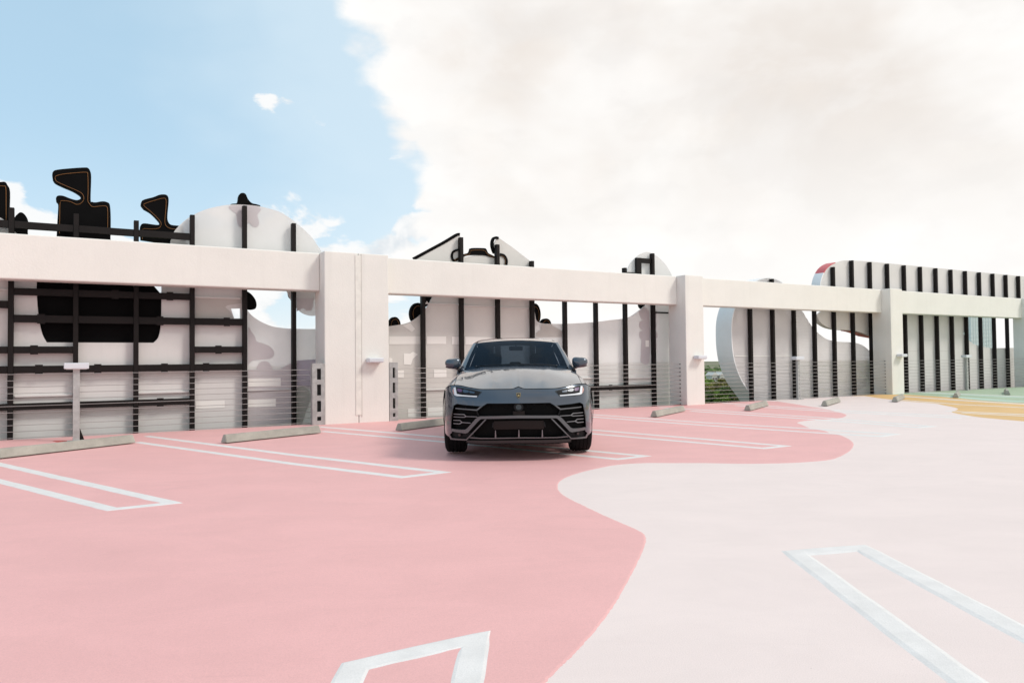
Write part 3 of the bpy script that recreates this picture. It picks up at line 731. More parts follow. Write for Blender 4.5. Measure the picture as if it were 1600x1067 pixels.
t = sign('black tag sign with white dot under the beam at first middle post', crom(walls([(663,462),(675,462),(672,469),(668,477),(663,479)], N-.012), True, 2), N-.022, N-.005)
bm = bmesh.new(); q = on_wall(667, 473, N-.022); cs = Vector((t.location.x, t.location.y)).dot(Vector((SA, CA)))
prism([[(q[0]-cs+.02*math.cos(a), q[1]-t.location.z+.035*math.sin(a)) for a in [2*math.pi*i/12 for i in range(12)]]], N-.026, N-.0225, sz_map(), bm=bm); link('white_dot', bm, M['bright'], t)
sign('black round sign peeking under the beam left of the last middle post', crom(walls([(999.5,470),(1007.5,470),(1008,477),(1004,482.5),(1000,479)], NS), True, 3), NS, NS+.08)

# ---- right: round drum screen, lower wave and upper banner on the same posts
DS = frame_root('facade_screen', 'right screen: perforated round drum and striped white banner on black posts')
tops = {18:3.45, 19:3.74, 20:3.4, 21:3.4, 22:4.28}
for k in list(range(18, 25))+list(range(25, 37)): post(DS, k-.13, tops.get(k, 4.56))
drum_o = [(17.2,2.04),(17.24,2.45),(17.40,2.85),(17.68,3.22),(18.05,3.52),(18.5,3.72),(19.0,3.78),(19.5,3.66),(19.95,3.30)]
wave_px = [(1253.6,486),(1260.8,498),(1268.7,510),(1276.5,518.5),(1282.7,524),(1291,529.5),(1299,532),(1309.5,533.8),(1320,534.4),(1330,534.8),(1338,536),(1346.6,539),(1352.8,543),(1358,547.5)]
wave = walls(wave_px, 1.02)
wave_end = [(wave[-1][0]+.6, wave[-1][1]-.2), (wave[-1][0]+1.3, wave[-1][1]-.25)]
left_low = [(18.13,.01),(17.62,.55),(17.33,1.09),(17.22,1.55)]
outl = crom([(21.0,-2.6),(19.9,-1.9),(18.9,-.9)]+left_low+drum_o+wave, False, 5)
plate('perforated_panel', [outl+wave_end+[(25.6, wave_end[-1][1]), (25.6, -4), (21.0, -4)]], 1.02, 1.05, M['drum'], DS)
rim_c = crom([(21.0,-2.6),(19.9,-1.9),(18.9,-.9)]+left_low+drum_o, False, 6)
def rim(name, pts, n0, n1, m, parent, out=.0, th=.03):
    bm = bmesh.new(); L, Rr = stroke(pts, th); rows = []
    for i in range(len(pts)): rows.append([bm.verts.new((p[0], nn, p[1])) for p, nn in ((L[i], n0), (Rr[i], n0), (Rr[i], n1), (L[i], n1))])
    for i in range(len(pts)-1):
        for j in range(4): bm.faces.new((rows[i][j], rows[i][(j+1) % 4], rows[i+1][(j+1) % 4], rows[i+1][j]))
    bm.faces.new(rows[0]); bm.faces.new(rows[-1][::-1]); bmesh.ops.recalc_face_normals(bm, faces=bm.faces[:])
    return link(name, bm, m, parent, smooth=True, auto=R(40))
rim('drum_rim', rim_c, 1.018, 1.66, M['rim'], DS)
plate('drum_back', [inset(rim_c+[(20.4,2.8),(21,2.2),(21.2,-2.6)], .06)], 1.60, 1.63, M['drum'], DS)
bm = bmesh.new(); box(bm, 17.3, 19.8, 1.005, 1.018, 1.32, 1.345); link('panel_joint', bm, M['bright'], DS)
# banner above
bt = walls([(1281.6,446),(1282.5,440),(1284.5,433),(1288,425),(1293,418),(1301,412.3),(1312,408.6),(1322,407),(1350.7,408)], 1.02)
bt = crom(bt, False, 5)
bb = crom(walls([(1276,492),(1282,503),(1291,509.5),(1299,512.5),(1309.5,514.3),(1328,515.4),(1337,516.6),(1346.6,519.4),(1358,524)], 1.02), False, 4)
wav2 = crom(walls([(1505,521),(1512.6,530),(1517.5,534.7),(1522.5,538),(1527.4,540),(1539,542),(1548,543.8),(1574.6,543.6),(1600,543)], 1.02), False, 3)
bot = bb+[(25.0, 1.9), (25.62, 1.7)]
ban = bt+[(36.4, 4.585), (36.4, 3.4), (29.93, 3.4), (29.93, 2.2)]
low2 = [(30.0, 2.2)]
lower = [(29.93, 2.2)]+wav2+[(36.4, wav2[-1][1]), (36.4, -4), (25.62, -4)]
plate('white_panel', [ban+lower[1:]+[(25.62, 1.75)]+bot[::-1]+[(21.55, 2.9), (21.45, 3.3)]], 1.02, 1.05, M['panel'], DS)
rt = [(21.40, 3.35)]+[p for p in bt if p[0] < 24]
iz = next(i for i, p in enumerate(rt) if p[1] > 4.05)
rim('banner_rim', rt[:iz+1], 1.018, 1.36, M['rim'], DS); rim('banner_rim', rt[iz:iz+14], 1.0181, 1.36, M['red'], DS)
rim('banner_rim', [(p[0], p[1]) for p in bb], 1.0182, 1.2, M['panel'], DS)
rb = bb[-12:]+[(25.0, 1.9), (25.6, 1.72)]
rim('banner_rim', rb, 1.0515, 1.45, M['red'], DS)
for s0, s1, z in ((26.0, 26.8, 1.45), (27.0, 27.8, 1.85), (28.0, 28.75, 1.45)):
    bm = bmesh.new(); box(bm, s0, s1, 1.016, 1.0195, z, z+.012); link('panel_joint', bm, M['beige'], DS)

# ------------------------------------------------------------ the far land: tower, houses, trees
def build_tower():
    m = bpy.data.materials.new('hazed_teal_glass'); m.use_nodes = True; t = NT(m.node_tree); b = t.n['Principled BSDF']
    b.inputs['Base Color'].default_value = (.86, .92, .89, 1); b.inputs['Roughness'].default_value = .3; b.inputs['Metallic'].default_value = .0  # teal glass lightened: the distance haze is put into its base colour
    mm = mat('hazed_mullion', (.86, .90, .87), .5)  # mullions carry the same far haze in their colour
    Y = 380; d0, d1 = ray(1518, 540), ray(1550, 540)
    x0, x1 = d0[0]/d0[1]*Y, d1[0]/d1[1]*Y; w = x1-x0
    t = thing('glass_tower', 'pale teal glass tower seen past the banner at far right', 'building', ((x0+x1)/2, Y, GZ))
    top = EYE+(556-452)/F_PX*Y-GZ; h = w/2
    bm = bmesh.new(); box(bm, -h, h, 0, w*1.1, 0, top); body = link('wall', bm, m, t)
    bm = bmesh.new(); box(bm, -h-.3, h+.3, -.3, w*1.1+.3, top, top+.8); link('roof', bm, mm, t)
    # window panes, each one standing a little behind its mullions
    bm = bmesh.new(); nx = 8; nz = int(top/2.0)
    for i in range(nx+1): x = -h+w*i/nx; box(bm, x-.09, x+.09, -.2, -.003, 0, top)
    for k in range(nz): z = top-2.0*k; box(bm, -h, h, -.16, -.002, z-.12, z)
    for i in range(9): y = w*1.1*i/8; box(bm, -h-.2, -h-.003, y-.09, y+.09, 0, top)
    for k in range(nz): z = top-2.0*k; box(bm, -h-.16, -h-.002, 0, w*1.1, z-.12, z)
    o = link('mullions', bm, mm, t); o['kind'] = 'stuff'
build_tower()
def leaf_mat(name, col):
    m = bpy.data.materials.new(name); m.use_nodes = True; t = NT(m.node_tree); b = t.n['Principled BSDF']
    b.inputs['Roughness'].default_value = .7; b.inputs['Specular IOR Level'].default_value = .2
    v = t.new('ShaderNodeTexCoord').outputs['Object']; oi = t.new('ShaderNodeObjectInfo')
    c = t.mix(t.ramp(t.noise(v, .8, 4, .6), .35, .65), tuple(x*.6 for x in col), tuple(x*1.35 for x in col))
    c = t.mix(t.math('MULTIPLY', oi.outputs['Random'], .35), c, (.16, .14, .05))
    t.link(c, b.inputs['Base Color']); return m
LEAF = [leaf_mat('green_leaves', (.21, .33, .06)), leaf_mat('olive_leaves', (.25, .24, .075)), leaf_mat('dark_leaves', (.10, .155, .05))]
BARK = mat('bark', (.10, .08, .06), .9, var=.3)
def tree_meshes(seed, h, r, mi):
    rr = random.Random(seed); bm = bmesh.new()
    limbs = [((0,0,0), (rr.uniform(-.3,.3), rr.uniform(-.3,.3), h*.55))]
    tube(bm, [(0,0,-.3), (.1,0,h*.25), limbs[0][1]], [.3, .22, .12], 7)
    cl = []
    for i in range(7):
        a = rr.uniform(0, 6.28); e = (math.cos(a)*r*.55*rr.uniform(.5,1), math.sin(a)*r*.55*rr.uniform(.5,1), h*rr.uniform(.5,.85))
        tube(bm, [(.1,0,h*.28), (e[0]*.5, e[1]*.5, h*.45), e], [.12, .07, .03], 5); cl.append((e, r*rr.uniform(.32,.5)))
    for i in range(9):
        a = rr.uniform(0, 6.28); q = rr.uniform(.1,.9); cl.append(((math.cos(a)*r*q, math.sin(a)*r*q, h*rr.uniform(.42,.92)), r*rr.uniform(.25,.42)))
    trunk = bpy.data.meshes.new('trunk'); bm.to_mesh(trunk); bm.free(); trunk.materials.append(BARK)
    bm = bmesh.new()
    for (c, cr) in cl:
        for j in range(150):
            v = Vector((rr.gauss(0,1), rr.gauss(0,1), rr.gauss(0,1))).normalized()*cr*rr.uniform(.55,1.05); v.z *= .75
            p = Vector(c)+v; s = rr.uniform(.14,.34)
            a = Vector((rr.gauss(0,1), rr.gauss(0,1), rr.gauss(0,.6))).normalized(); b = a.cross(Vector((rr.gauss(0,1), rr.gauss(0,1), rr.gauss(0,1)))).normalized()
            bm.faces.new([bm.verts.new(p+a*s), bm.verts.new(p+b*s*.7), bm.verts.new(p-a*s), bm.verts.new(p-b*s*.7)])
    crown = bpy.data.meshes.new('crown'); bm.to_mesh(crown); bm.free(); crown.materials.append(LEAF[mi])
    return trunk, crown
TM = [tree_meshes(1, 8.5, 3.8, 0), tree_meshes(2, 7.5, 4.2, 1), tree_meshes(3, 9.5, 3.6, 2)]
names = ['bright green', 'olive brown', 'dark green']
def tree(x, y, k, sc_, label, group):
    t = thing('broadleaf_tree', label, 'tree', (x, y, GZ), random.uniform(0, 6.28), group); t.scale = (sc_,)*3
    for nm, me in zip(('trunk', 'crown'), TM[k]):
        o = bpy.data.objects.new(nm, me); C.objects.link(o); o.parent = t
spots = []
for row, (Y, nrow) in enumerate(((205, 5), (250, 5), (300, 6))):
    for i in range(nrow):
        px = 1098+(i+.5*(row % 2))*(70/nrow)+random.uniform(-3, 3); d = ray(px, 600)
        spots.append((d[0]/d[1]*Y+random.uniform(-2, 2), Y+random.uniform(-8, 8), random.choice((0, 1, 1, 2)), random.uniform(.6, 1.0)))
spots += [(.262*345+q*9, 345+q*7, q % 3, .8) for q in range(-1, 4)]
for i, (x, y, k, s_) in enumerate(spots):
    tree(x, y, k, s_, 'far '+names[k]+' tree in the view left of the drum screen', 'far trees in the gap beside the drum, '+names[k])
for (px, Y, w) in ((1112, 400, 3.2), (1126, 400, 4.2), (1137, 415, 3.0)):
    d = ray(px, 585); wm = mat('white_house_wall', (.72, .70, .66), .7); rm = mat('pale_house_roof', (.66, .64, .60), .7)
    t = thing('house', {1112:'small white house among the far trees, nearest the column', 1126:'wider white house among the far trees, middle one', 1137:'small white house among the far trees, nearest the drum'}[px], 'house', (d[0]/d[1]*Y, Y, GZ), .3)
    t.scale = (1, 1, 1)
    bm = bmesh.new(); box(bm, -w/2, w/2, -3, 3, 0, 6.5); link('wall', bm, wm, t)
    bm = bmesh.new(); prism([[(-w/2-.4, 6.5), (w/2+.4, 6.5), (w/2-1.5, 8.3), (-w/2+1.5, 8.3)]], -3.4, 3.4, lambda x, z, w_: (x, w_, z), bm=bm); link('roof', bm, rm, t)
    for x in (-w*.25, w*.25):
        for z in (1.2, 4.):
            bm = bmesh.new(); box(bm, x-.6, x+.6, -3.06, -3.002, z, z+1.3); link('window', bm, M['dark'], t)
rr = random.Random(11); bm = bmesh.new()
for i in range(1500):
    a = rr.uniform(-R(62), R(62)); Y = rr.uniform(370, 1100); x = math.sin(a)*Y; y = math.cos(a)*Y; s_ = rr.uniform(3, 6.0)
    q = bmesh.ops.create_icosphere(bm, subdivisions=1, radius=1)['verts']
    for v in q:
        f = rr.uniform(.75, 1.25); v.co = Vector((v.co.x*s_*f+x, v.co.y*s_*f+y, GZ+s_*.7+v.co.z*s_*.75*f))
o = link('far_wood', bm, LEAF[2]); o['kind'] = 'stuff'; o['label'] = 'far line of woods under the horizon haze'; o['category'] = 'wood'
rr = random.Random(5); bm = bmesh.new()
for i in range(900):
    a = rr.uniform(R(8), R(24)); Y = rr.uniform(170, 380); x = math.sin(a)*Y; y = math.cos(a)*Y; s_ = rr.uniform(.6, 1.8)
    q = bmesh.ops.create_icosphere(bm, subdivisions=1, radius=1)['verts']
    for v in q:
        f = rr.uniform(.6, 1.4); v.co = Vector((v.co.x*s_*f+x, v.co.y*s_*f+y, GZ+s_*.4+v.co.z*s_*.6*f))
o = link('undergrowth', bm, LEAF[1]); o['kind'] = 'stuff'; o['label'] = 'olive brown undergrowth between the far trees'; o['category'] = 'undergrowth'
# ------------------------------------------------------------ the car (local frame: x right, y from nose to tail, z up)
def pchip(xs, ys):
    xs, ys = list(xs), list(ys); n = len(xs); h = [xs[i+1]-xs[i] for i in range(n-1)]; dl = [(ys[i+1]-ys[i])/h[i] for i in range(n-1)]
    m = [dl[0]]+[0 if dl[i-1]*dl[i] <= 0 else 3*(h[i-1]+h[i])/((2*h[i]+h[i-1])/dl[i-1]+(h[i]+2*h[i-1])/dl[i]) for i in range(1, n-1)]+[dl[-1]]
    def f(x):
        x = min(max(x, xs[0]), xs[-1]); i = 0
        while i < n-2 and x > xs[i+1]: i += 1
        t = (x-xs[i])/h[i]
        return (2*t**3-3*t*t+1)*ys[i]+(t**3-2*t*t+t)*h[i]*m[i]+(-2*t**3+3*t*t)*ys[i+1]+(t**3-t*t)*h[i]*m[i+1]
    return f
M['paint'] = mat('grey_car_paint', (.060, .078, .104), .23, metal=.62, coat=1.)
M['trim'] = mat('gloss_black_trim', (.012, .012, .013), .25, coat=.3)
M['matte'] = mat('matte_black_plastic', (.010, .010, .011), .6, spec=.2)
M['grille'] = mat('black_grille_plastic', (.004, .004, .004), .6, spec=.08)
M['split'] = mat('dark_splitter', (.035, .033, .033), .4, spec=.3)
M['blade'] = mat('grey_bumper_trim', (.10, .102, .108), .35, metal=.3, coat=.5)
M['silver'] = mat('satin_silver_trim', (.22, .22, .23), .35, metal=.6)
M['plate'] = mat('dark_brown_plate', (.014, .009, .008), .5, spec=.2)
M['tyre'] = mat('tyre_rubber', (.008, .008, .0085), .8, spec=.15, bump=.4, bscale=60)
M['rimm'] = mat('dark_wheel_rim', (.05, .05, .055), .3, metal=.8)
M['inner'] = mat('dark_cabin', (.008, .009, .011), .8, spec=.1)
M['gold'] = mat('gold_emblem', (.42, .30, .12), .4, metal=.7)
M['drl'] = mat('daytime_light', (.62, .65, .68), .3, emit=((1, .99, .96), .06))
M['amber'] = mat('side_marker', (.55, .30, .26), .25)
M['bluelens'] = mat('blue_lens', (.03, .06, .10), .35, coat=.1)
M['darklens'] = mat('dark_lens', (.012, .012, .014), .15, coat=.4)
M['violet'] = mat('violet_lens', (.10, .045, .12), .35, coat=.1)
M['mirglass'] = mat('mirror_glass', (.6, .6, .6), .05, metal=1.)
def glass(name, tint, refl=(.17, .24, .33)):
    m = bpy.data.materials.new(name); m.use_nodes = True; t = NT(m.node_tree); out = t.n['Material Output']; t.n.remove(t.n['Principled BSDF'])
    tr = t.new('ShaderNodeBsdfTransparent'); tr.inputs[0].default_value = (*tint, 1); gl = t.new('ShaderNodeBsdfGlossy'); gl.inputs['Roughness'].default_value = .02
    gl.inputs['Color'].default_value = (*refl, 1)
    fr = t.new('ShaderNodeFresnel'); ge = t.new('ShaderNodeNewGeometry'); t.link(t.math('ADD', 1.45, t.math('MULTIPLY', ge.outputs['Backfacing'], 1/1.45-1.45)), fr.inputs['IOR']); mx = t.new('ShaderNodeMixShader')
    t.link(fr.outputs[0], mx.inputs[0]); t.link(tr.outputs[0], mx.inputs[1]); t.link(gl.outputs[0], mx.inputs[2]); t.link(mx.outputs[0], out.inputs[0]); return m
M['glass'] = glass('tinted_glass', (.27, .33, .39)); M['dglass'] = glass('dark_tinted_glass', (.035, .04, .045))
M['rglass'] = glass('rear_tinted_glass', (.25, .30, .34))
M['lampglass'] = glass('lamp_glass', (.75, .8, .9))

CX, CY, CYAW = .074, 9.30, R(.35)
car = thing('car', 'dark grey luxury SUV parked facing the camera on pink paint', 'car', (CX, CY, .0165), CYAW)
Pc = pchip([0, .25, .5, .68, .80, .88, .935, .968], [0, .010, .050, .115, .195, .29, .40, .54])
Yz = pchip([.15, .24, .34, .46, .60, .74, .83, .90, .96], [.07, .035, .01, .0, .0, .012, .04, .085, .13])
def FS(x, z): return Pc(abs(x))+Yz(z)
def to_front(px, py, mirror=False):       # pixel of the right half -> (x, z) on the nose surface
    y = .1
    for _ in range(12):
        d = ray(px, py); t = (CY+y)/d[1]; x = d[0]*t-CX+y*math.tan(CYAW); z = EYE+d[2]*t-.0165; y = FS(min(abs(x), .968), z)
    return (x, z)
kA = lambda pts: [to_front(805+x/7.904, 580+y/7.904) for x, y in pts]
def nose(x, z, w): return (x, FS(x, z)+w, z)
def nose_plate(name, loops, w0, w1, m, parent=None, mirror=False, grid=(.045, .045), smooth=True):
    lp = [[(-p[0], p[1]) for p in l] for l in loops] if mirror else loops
    return link(name, prism(lp, w0, w1, nose, grid), m, parent or car, smooth=smooth, auto=R(30))
def both(fn):
    for mir in (False, True): fn(mir)

zlead = pchip([0, .09, .30, .45, .60, .79, .86, .91, .95, .968], [.915, .886, .886, .886, .905, .936, .934, .915, .89, .86])
# -- front bumper shell: one sheet with the big mouth cut out
xs_l = [0, .045, .09, .2, .3, .4, .5, .6, .7, .79, .83, .86, .89, .91, .93, .95, .968]
topl = [(x, zlead(x)-.007) for x in xs_l]
mouth = kA([(0,395),(200,393),(430,388),(488,422),(560,416),(700,401),(800,384),(838,405),(855,480),(872,600),(876,690),(866,738),(893,762),(868,812),(690,834)])
mouth = [(max(0, x), z) for x, z in mouth]; mouth[0] = (0, mouth[0][1])
zb = .262
half = [(.968, .30), (.968, .60)]
outer = [(0, .205)]+[(x, .205) for x in (.2, .4, .55)]
bump = [p for p in topl]+[(.968, .70), (.968, .50), (.968, .36), (.955, .295), mouth[-2], ]
half_loop = topl+[(.968, .70), (.968, .50), (.968, .38), (.958, .30)]+mouth[::-1][1:]
full = half_loop[::-1]; fullm = [(-x, z) for x, z in half_loop]
ring = half_loop[1:-1]                    # from the centre top round to the centre of the grille edge
loop = [half_loop[0]]+ring+[half_loop[-1]]+[(-x, z) for x, z in ring[::-1]]
nose_plate('front_bumper', [loop], 0, .022, M['paint'], grid=(.03, .03))
# -- dark mouth behind
mo = [(x, z) for x, z in mouth]; zc = .20
back = [(0, mo[0][1]+.03)]+[(x*1.0+.004, z+.012) for x, z in mo[1:11]]+[(.93, .30), (.90, .235), (.6, .215), (.3, .205), (0, .205)]
bl = back+[(-x, z) for x, z in back[::-1] if x > 0]
nose_plate('grille', [bl], .075, .10, M['grille'], grid=(.06, .06))
# honeycomb of the upper grille (a lattice of hexagon edges)
gr_bm = bmesh.new()
def hexring(cx, cz, r, ratio=1.):
    pts = [(cx+r*math.cos(R(60*k)), cz+r*ratio*math.sin(R(60*k))) for k in range(6)]
    tube(gr_bm, [nose(x, z, .062) for x, z in pts], .0035, 4, closed=True)
for k in range(-4, 5):
    for zz in (.665, .735): hexring(k*.155+(.0775 if zz > .7 else 0), zz, .052, .62)
link('grille_mesh', gr_bm, M['trim'], car)
def bar(name, px, w0, w1, m, loc=True):
    q = kA(px)
    both(lambda mir: nose_plate(name, [q], w0, w1, m, mirror=mir))
# main frame bar: across the centre and down both corners
fr = kA([(520,545),(545,552),(575,575),(690,698),(716,706),(790,702),(872,688),(868,722),(790,738),(700,752),(672,742),(560,622),(520,584),(500,577)])
frame = [(0, to_front(810,649)[1])]+fr[:]+[(0, to_front(810,653.2)[1])]
fl = frame+[(-x, z) for x, z in frame[::-1] if x > 1e-6]
nose_plate('bumper_frame', [fl], -.012, .05, M['blade'], grid=(.05, .05))
# thin lower blade
bar('lower_blade', [(440,584),(462,584),(696,822),(868,806),(892,758),(905,765),(885,822),(690,838)], -.004, .04, M['blade'])
# upper intake blade, then the Y-shaped slats
bar('intake_blade', [(486,424),(516,424),(562,459),(700,447),(818,434),(818,446),(700,461),(556,476)], .0, .05, M['blade'])
bar('intake_blade', [(556,476),(572,476),(545,548),(530,545)], .03, .06, M['matte'])
for q in ([(555,549),(690,541),(714,516),(845,506),(845,514),(719,525),(701,545),(720,549),(845,542),(845,550),(714,558),(690,549),(555,557)],
          [(640,624),(740,613),(768,588),(848,584),(848,592),(772,597),(752,616),(778,630),(848,623),(848,631),(772,640),(740,622),(640,632)]):
    bar('slat', q, .022, .05, M['silver'])
# side strip of the intake
bar('intake_edge', [(838,405),(850,412),(878,560),(888,660),(876,690),(870,600),(852,480)], .0, .04, M['trim'])
# fog lamp pockets
bar('fog_pocket', [(686,762),(760,750),(866,738),(890,762),(866,804),(696,820)], .045, .07, M['matte'])
fx, fz = to_front(805+778/7.904, 580+770/7.904)
def fog(mir):
    s = -1 if mir else 1; bm = bmesh.new()
    prism([[(fx*s+.024*math.cos(a), fz+.024*math.sin(a)) for a in [2*math.pi*i/16 for i in range(16)]]], .02, .046, nose, bm=bm)
    o = link('fog_lamp', bm, M['matte'], car); bm = bmesh.new()
    prism([[(fx*s+.016*math.cos(a), fz+.016*math.sin(a)) for a in [2*math.pi*i/16 for i in range(16)]]], .014, .0195, nose, bm=bm); link('lens', bm, M['darklens'], o)
both(fog)
# number-plate panel, fins, splitter
q = kA([(0,612),(350,612),(372,660),(352,716),(0,716)]); q[0] = (0, q[0][1]); q[-1] = (0, q[-1][1])
nose_plate('plate_panel', [q+[(-x, z) for x, z in q[::-1] if x > 1e-6]], .03, .06, M['plate'])
bar('plate_bracket', [(358,628),(368,628),(378,690),(370,694),(358,660)], .02, .03, M['matte'])
for xc in (40, 335):
    q = kA([(xc-4,724),(xc+4,724),(xc+9,818),(xc-9,818)])
    if xc == 40: c_ = (q[0][0]+q[1][0])/2; q = [(x-c_, z) for x, z in q]; nose_plate('fin', [q], -.01, .05, M['silver'])
    else: both(lambda mir: nose_plate('fin', [q], -.01, .05, M['silver'], mirror=mir))
lipz = lambda py: to_front(810, 580+py/7.904)[1]
def lip(name, top, bot, w0, w1, m):
    q = kA(top)+kA(bot[::-1]); q[0] = (0, q[0][1]); q[-1] = (0, q[-1][1])
    nose_plate(name, [q+[(-x, z) for x, z in q[::-1] if x > 1e-6]], w0, w1, m)
lip('splitter_edge', [(40,817),(300,816),(520,812),(640,800)], [(40,825),(300,824),(520,820),(660,806)], -.02, .04, M['silver'])
lip('splitter', [(40,848),(300,846),(500,842),(640,838),(690,836)], [(40,880),(300,880),(500,876),(640,868),(690,858)], -.025, .12, M['split'])
lip('splitter_foot', [(40,880.5),(300,880.5),(500,876.5),(640,868.5),(690,858.5)], [(40,893),(300,893),(500,890),(640,882),(690,874)], -.012, .14, M['matte'])
# radar disc in the grille
bm = bmesh.new(); rz = to_front(810, 636)[1]
prism([[(.060*math.cos(a), rz+.055*math.sin(a)) for a in [2*math.pi*i/24 for i in range(24)]]], .02, .074, nose, bm=bm); rd = link('radar_housing', bm, M['matte'], car, smooth=True, auto=R(30))
bm = bmesh.new(); prism([[(.036*math.cos(a), rz+.033*math.sin(a)) for a in [2*math.pi*i/20 for i in range(20)]]], .012, .0195, nose, bm=bm); link('radar_lens', bm, M['darklens'], rd, smooth=True, auto=R(30))
bm = bmesh.new(); box(bm, -.075, .075, FS(0,.66)+.03, FS(0,.66)+.07, rz-.115, rz-.05, .01, 2); link('radar_base', bm, M['plate'], car)
# emblem: a shield with a gold edge, black field and a small gold animal silhouette
ez = to_front(810.2, 617.6)[1]
sh = [(-.026,.026),(-.013,.031),(0,.029),(.013,.031),(.026,.026),(.027,.0),(.018,-.022),(0,-.034),(-.018,-.022),(-.027,.0)]
e = link('emblem', prism([[(x, z+ez) for x, z in sh]], -.006, .0, nose), M['gold'], car)
link('emblem_field', prism([[(x*.84, z*.86+ez) for x, z in sh]], -.0085, -.0061, nose), M['trim'], e)
bul = [(-.014,-.004),(-.010,.006),(-.002,.012),(.004,.010),(.009,.013),(.013,.006),(.010,.0),(.013,-.008),(.007,-.012),(.002,-.006),(-.004,-.010),(-.008,-.016),(-.010,-.008)]
link('emblem_figure', prism([[(x, z+ez-.001) for x, z in bul]], -.0105, -.0086, nose), M['gold'], e)

# -- headlights
HL = [(490,245),(560,224),(640,205),(730,187),(800,173),(836,176),(850,222),(836,270),(812,295),(765,302),(730,304),(690,300),(640,302),(555,311)]
def headlight(mir):
    g = lambda pts: [[(-x if mir else x, z) for x, z in kA(pts)]]
    o = nose_plate('headlight', g(HL), -.004, .03, M['trim'], mirror=mir) if False else link('headlight', prism(g(HL), -.004, .03, nose, (.04, .04)), M['trim'], car, smooth=True, auto=R(30))
    def sub(name, pts, w, m): link(name, prism(g(pts), w, w+.003, nose, (.04, .04)), m, o, smooth=True, auto=R(30))
    sub('reflector', [(510,243),(600,220),(795,180),(790,262),(560,288),(548,292)], -.0075, M['matte'])
    sub('daytime_light', [(548,293),(640,286),(740,275),(796,262),(808,178),(832,182),(826,275),(800,288),(740,292),(640,300),(556,307)], -.0115, M['drl'])
    sub('side_marker', [(834,186),(848,222),(836,262),(828,272)], -.0115, M['amber'])
    sub('lens', [(655,222),(705,208),(722,214),(722,238),(700,250),(660,250),(645,236)], -.0115, M['bluelens'])
    sub('lens', [(738,205),(780,194),(790,202),(786,228),(765,240),(738,240),(728,222)], -.0115, M['violet'])
    sub('lens', [(575,242),(640,226),(645,240),(640,254),(585,262)], -.0115, M['bluelens'])
both(headlight)

# -- bonnet and front wings
zback = pchip([0, .4, .7, .80, .86, .912, .95, .968], [1.165, 1.155, 1.122, 1.098, 1.04, .985, .915, .86])
def Yback(x): return 1.40+.36*min(1, x/.82)**2+(.06*(x-.82)/.15 if x > .82 else 0)
def top_pt(x, v):
    ax = abs(x); zl = zlead(ax)+.002; yl = FS(ax, zl)+.004
    y = yl+(Yback(ax)-yl)*v; g = 1-(1-v)**1.45
    zb_ = zback(ax); z = zl+(zb_-zl)*g
    if ax < .86:
        z += .016*math.exp(-((ax-(.285+.20*v))/.045)**2)*min(1, v*5)*(1-.6*v)
        z += .012*(1-min(1, ax/.28)**2)*math.sin(math.pi*min(1, v*1.0))
    if ax > .70: z += .022*math.sin(math.pi*min(1, v*1.05))*min(1, (ax-.70)/.1)*min(1, (.968-ax)/.06)
    return (x, y, z)
def grid_mesh(name, rows, m, parent=car, flip=False, thick=0.):
    bm = bmesh.new(); V = [[bm.verts.new(p) for p in r] for r in rows]
    for i in range(len(V)-1):
        for j in range(len(V[0])-1):
            q = (V[i][j], V[i][j+1], V[i+1][j+1], V[i+1][j]); bm.faces.new(q[::-1] if flip else q)
    bmesh.ops.recalc_face_normals(bm, faces=bm.faces[:])
    if thick: bmesh.ops.solidify(bm, geom=bm.faces[:], thickness=thick)
    return link(name, bm, m, parent, smooth=True, auto=R(50))
NV = 26
def vs(n): return [(i/n)**1.25 for i in range(n+1)]
hx = [0, .03, .06, .09, .13, .18, .23, .28, .32, .36, .40, .45, .50, .56, .62, .68, .73, .78, .815]
hx = [-x for x in hx[:0:-1]]+hx
grid_mesh('bonnet', [[top_pt(x, v) for x in hx] for v in vs(NV)], M['paint'])
fx_ = [.822, .84, .86, .88, .90, .92, .935, .95, .96, .968]
for s in (1, -1): grid_mesh('front_wing', [[(p[0]*s, p[1], p[2]) for p in (top_pt(x, v) for x in fx_)] for v in vs(NV)], M['paint'])
# dark seam under the bonnet edge and along its sides
bm = bmesh.new(); tube(bm, [(x, FS(x, zlead(abs(x)))+.004, zlead(abs(x))-.004) for x in hx], .0055, 5); link('bonnet_seam', bm, M['grille'], car)
for s in (1, -1):
    bm = bmesh.new(); tube(bm, [(p[0]*s, p[1], p[2]-.004) for p in (top_pt(.8185, v) for v in vs(14))], .0045, 5); link('bonnet_seam', bm, M['grille'], car)

# -- body sides with wheel arches
WB0, WB1, RA, RC = .98, 3.98, .425, .395
xside = pchip([.20, .30, .42, .56, .70, .80, .86], [.93, .955, .978, .990, .988, .980, .968])
def side(s):
    ys = sorted(set([.0, .02, .04]+[round(WB0-RA+2*RA*k/18, 4) for k in range(19)]+[1.5, 1.6, 1.8, 2.2, 2.6, 3.0, 3.3, 3.5]+[round(WB1-RA+2*RA*k/18, 4) for k in range(19)]+[4.5, 4.7, 4.85, 4.95]))
    rows = []
    for yv in ys:
        zbot = .24
        for c in (WB0, WB1):
            if abs(yv-c) < RA: zbot = max(zbot, RC+math.sqrt(max(0, RA*RA-(yv-c)**2)))
        zbot = min(zbot, .835); r = []
        for k in range(9):
            z = .86+(zbot-.86)*k/8; y0 = FS(.968, z)+.002; yy = max(yv, y0) if yv < .5 else yv
            tail = max(0, (yv-4.4)/.55); r.append((s*(xside(z)-.07*tail*tail), yy, z))
        rows.append(r)
    rows = [r for i, r in enumerate(rows) if i >= 2]
    grid_mesh('body_side', rows, M['paint'])
for s in (1, -1): side(s)
